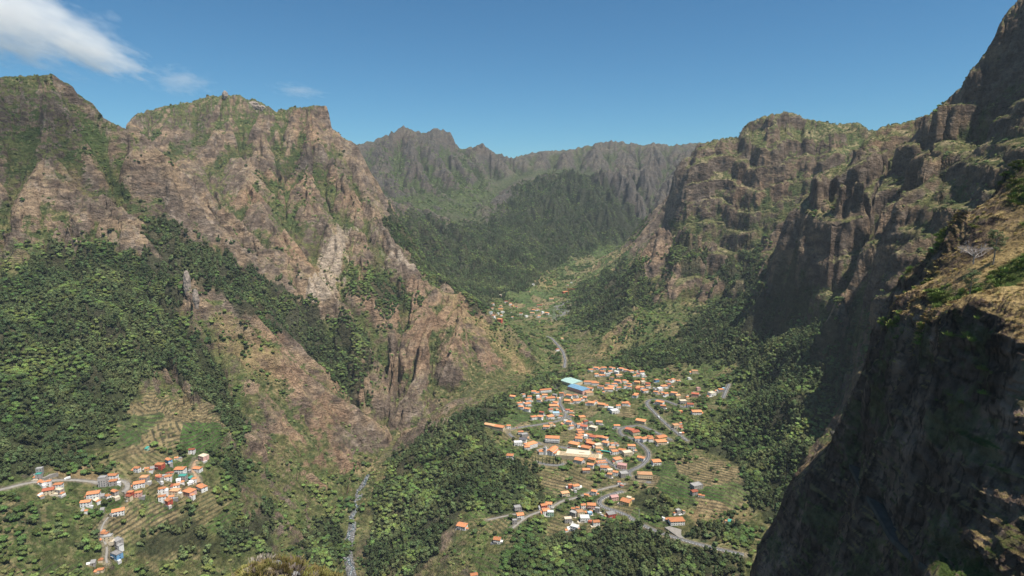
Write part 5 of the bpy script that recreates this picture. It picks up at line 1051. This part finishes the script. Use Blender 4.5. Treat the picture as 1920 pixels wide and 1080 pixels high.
near_pine(1862, 496, 52, 2, 'slim green pine right of the dead tree on the cliff ledge'); near_pine(1820, 565, 48, 3, 'loose green pine on the dry grass slope below the dead tree')
# heath on the near ledges
M_HEATH = mat_noise('heath_and_dry_grass', (.24, .20, .07), (.42, .31, .14), 1.2, objrand=.9); M_HGR = mat_noise('green_heath', (.09, .14, .03), (.17, .2, .05), 1.2, objrand=.7)
def tuft(seed, n_=90, m_=None):
    r = random.Random(seed)
    def f(bm):
        for k in range(n_):
            a = r.uniform(0, 6.28); rr = r.random()**.5*.8; b0 = Vector((math.cos(a)*rr, math.sin(a)*rr, 0)); d1 = Vector((math.cos(a)*rr*.4+r.gauss(0, .15), math.sin(a)*rr*.4+r.gauss(0, .15), r.uniform(.5, 1.05)*(1.1-rr*.6))); s0 = Vector((-math.sin(a), math.cos(a), 0))*r.uniform(.04, .1)
            bm.faces.new([bm.verts.new(p) for p in (b0-s0, b0+s0, b0+d1+s0*.6, b0+d1-s0*.6)])
    return mesh_of('foliage', f, m_)
TF = [tuft(1, 90, M_HGR), tuft(2, 90, M_HEATH), tuft(3, 70, M_HEATH)]
nr = (RV < 520) & (UV_ > 1440) & (UV_ < 1960) & (VV_ > -20) & (VV_ < 1100); flat = nr & (steep < .42) & (V[..., 2] > -75)
cellF = np.zeros(V.shape[:2]); cellF[:-1, :-1] = cell; lam = cellF*flat*.16*sstep(-.3, .3, nB+.5*nC+.3)
k_ = rng.poisson(np.clip(lam, 0, 4)); I, J = np.nonzero(k_); rp = k_[I, J]; I = np.repeat(I, rp); J = np.repeat(J, rp); HP = V[I, J]+rng.randn(len(I), 3)*[.4, .4, 0]
HK = np.where(nB[I, J]+.4*nA[I, J] > .16, 0, rng.randint(1, 3, len(I))); print('heath', len(I))
hs_src = []
for i, lb in enumerate(('green heath clump on the near cliff ledge', 'tawny grass clump on the near cliff ledge', 'pale dry grass clump on the near cliff ledge')):
    j = int(np.nonzero(HK == i)[0][len(np.nonzero(HK == i)[0])//2]); e = bpy.data.objects.new('heath_clump', None); COL.objects.link(e); e.location = HP[j]; e.scale = (1.3, 1.3, 1.2); tag(e, lb, 'shrub'); hs_src.append(part('foliage', TF[i], e))
scatter('heath', HP-[0, 0, .15], HK, rng.uniform(.5, 1.5, len(HP))*np.where(HK == 0, 1.3, .6), rng.uniform(.9, 1.6, len(HP)), hs_src, 'green and tawny heath and dry grass on the near cliff ledges', 'heath')
M_KH = mat_noise('olive_heather', (.11, .115, .028), (.20, .155, .06), 1.2, objrand=.9); M_KD = mat_noise('grey_dead_heather', (.22, .19, .16), (.14, .11, .08), 1.2, objrand=.6)
TK = [tuft(5, 120, M_KH), tuft(6, 120, M_KH), tuft(7, 60, M_KD)]
# knoll at the lower left, tens of metres away
kc = P(478, 1128, 66.); nx = 90; gu, gv = np.meshgrid(np.linspace(-1.9, 1.9, nx), np.linspace(-1.9, 1.9, nx), indexing='ij'); kx = gu*7.5; ky = gv*9
kz = 3.6*np.exp(-(gu**2*1.25+gv**2*1.0))*1.9-4.8-3*np.clip(np.hypot(gu, gv)-.9, 0, 9)**1.2+1.3*fbm2(gu*2.3, gv*2.3, 4, 2)+np.where(np.hypot(gu, gv) > 1.5, -14*(np.hypot(gu, gv)-1.5), 0)
kv = np.stack([kx+kc[0], ky+kc[1], kz+kc[2]+.2], -1); M_KN = mat_noise('knoll_earth_and_stone', (.16, .13, .08), (.24, .2, .16), .8, bump=.2)
me = fastmesh('foreground_knoll', kv, quads=gridquads(nx, nx)); kn = link('foreground_knoll', me, None, M_KN); tag(kn, kind='structure')
sel = rng.randint(0, nx*nx, 2600); kp = kv.reshape(-1, 3)[sel]+rng.randn(2600, 3)*[.1, .1, 0]; kk = rng.choice([0, 1, 2], 2600, p=[.45, .35, .2])
kn_src = []
for i, lb in enumerate(('olive heather bush on top of the foreground knoll', 'yellow-green heather bush on the foreground knoll', 'grey dead heather bush on the foreground knoll')):
    j = int(np.nonzero(kk == i)[0][5]); e = bpy.data.objects.new('heather_bush', None); COL.objects.link(e); e.location = kp[j]; e.scale = (1, 1, .9); tag(e, lb, 'shrub'); kn_src.append(part('foliage', TK[i], e))
scatter('heather', kp, kk, rng.uniform(.2, .8, 2600)*(1+.6*(rng.rand(2600) > .85)), rng.uniform(.8, 1.3, 2600), kn_src, 'yellow-green heather covering the knoll at the lower left', 'heather')
for i in range(9):
    j = rng.randint(nx*nx//2-2400, nx*nx//2+2400); q_ = kv.reshape(-1, 3)[j]; o = bpy.data.objects.new('boulder', STM[i % 4]); COL.objects.link(o); o.location = q_; o.scale = (.7, .6, .5); o.rotation_euler = (0, 0, i); tag(o, 'pale stone among the heather of the foreground knoll', 'boulder', 'stones on the foreground knoll')
print('near', time.time()-T00)
# ------------------------------------------------------------------ the air of the valley and the clouds above it
m = bpy.data.materials.new('haze'); m.use_nodes = True; nt = m.node_tree; nt.nodes.clear(); pv = nt.nodes.new('ShaderNodeVolumePrincipled'); mo = nt.nodes.new('ShaderNodeOutputMaterial'); nt.links.new(pv.outputs[0], mo.inputs['Volume'])
pv.inputs['Color'].default_value = (.78, .88, 1, 1); pv.inputs['Density'].default_value = 2.8e-5; pv.inputs['Anisotropy'].default_value = 0.0
zt = float(V[..., 2].max())+6; zlo = float(V[..., 2].min())-1
o = link('haze', mesh_of('haze', lambda bm: box(bm, -8500, 9500, -900, 7600, zlo, zt)), None, m); tag(o, 'thin blue haze filling the valley air', 'haze', kind='stuff')
m = bpy.data.materials.new('cloud_vapour'); m.use_nodes = True; nt = m.node_tree; N_ = nt.nodes; L_ = nt.links; N_.clear(); pv = N_.new('ShaderNodeVolumePrincipled'); mo = N_.new('ShaderNodeOutputMaterial'); L_.new(pv.outputs[0], mo.inputs['Volume'])
pv.inputs['Color'].default_value = (1, 1, 1, 1); pv.inputs['Anisotropy'].default_value = .2
tc = N_.new('ShaderNodeTexCoord'); ln = N_.new('ShaderNodeVectorMath'); ln.operation = 'LENGTH'; L_.new(tc.outputs['Object'], ln.inputs[0])
tx = N_.new('ShaderNodeTexNoise'); tx.inputs['Scale'].default_value = 2.3; tx.inputs['Detail'].default_value = 5; tx.inputs['Roughness'].default_value = .6; L_.new(tc.outputs['Object'], tx.inputs[0])
ma = N_.new('ShaderNodeMath'); ma.operation = 'MULTIPLY_ADD'; ma.inputs[1].default_value = 3.5; L_.new(tx.outputs[0], ma.inputs[0]); mb = N_.new('ShaderNodeMath'); mb.operation = 'MULTIPLY'; mb.inputs[1].default_value = -1.25; L_.new(ln.outputs['Value'], mb.inputs[0]); L_.new(mb.outputs[0], ma.inputs[2])
mr = N_.new('ShaderNodeMapRange'); mr.inputs[1].default_value = .75; mr.inputs[2].default_value = 1.6; mr.inputs[3].default_value = 0; mr.inputs[4].default_value = .0065; L_.new(ma.outputs[0], mr.inputs[0]); L_.new(mr.outputs[0], pv.inputs['Density'])
M_CLOUD = m; M_WISP = m.copy(); M_WISP.name = 'thin_cloud_vapour'
for n_ in M_WISP.node_tree.nodes:
    if n_.type == 'MAP_RANGE': n_.inputs[4].default_value = .0022
def cloud(u, v, r, sx_, sy_, sz_, tilt, label, mt=None):
    me = mesh_of('cloud', lambda bm: bmesh.ops.create_icosphere(bm, subdivisions=3, radius=1.2)); o = link('cloud', me, None, mt or M_CLOUD); p = P(u, v, r); o.location = p; o.scale = (sx_, sy_, sz_); o.rotation_euler = (0, tilt, math.atan2(-p[0], p[1])); tag(o, label, 'cloud')
cloud(-10, 20, 5200, 760, 500, 300, .30, 'large soft white cloud at the upper left'); cloud(178, 100, 5200, 360, 280, 120, .35, 'low white end of the cloud bank above the left mountain'); cloud(560, 170, 5400, 230, 150, 60, .1, 'very faint wisp of cloud above the second summit', M_WISP); cloud(338, 152, 5200, 230, 200, 110, .1, 'small thin cloud left of the flat summit', M_WISP)
for (u, v, r, hh, a_, b_, lb) in ((40, 235, 1850, 1400, 330, 230, 'cloud high above the left mountain, outside the picture, casting its shadow on the slope'), (560, 325, 2300, 1500, 150, 120, 'small cloud high above the second summit, outside the picture')):
    p = P(u, v, r)+np.array(sdir)*(hh/sdir.z); o = link('cloud', mesh_of('cloud', lambda bm: bmesh.ops.create_icosphere(bm, subdivisions=3, radius=1.2)), None, M_CLOUD); o.location = p; o.scale = (a_, b_, 110); tag(o, lb, 'cloud')
print('haze', time.time()-T00, len(bpy.data.objects))
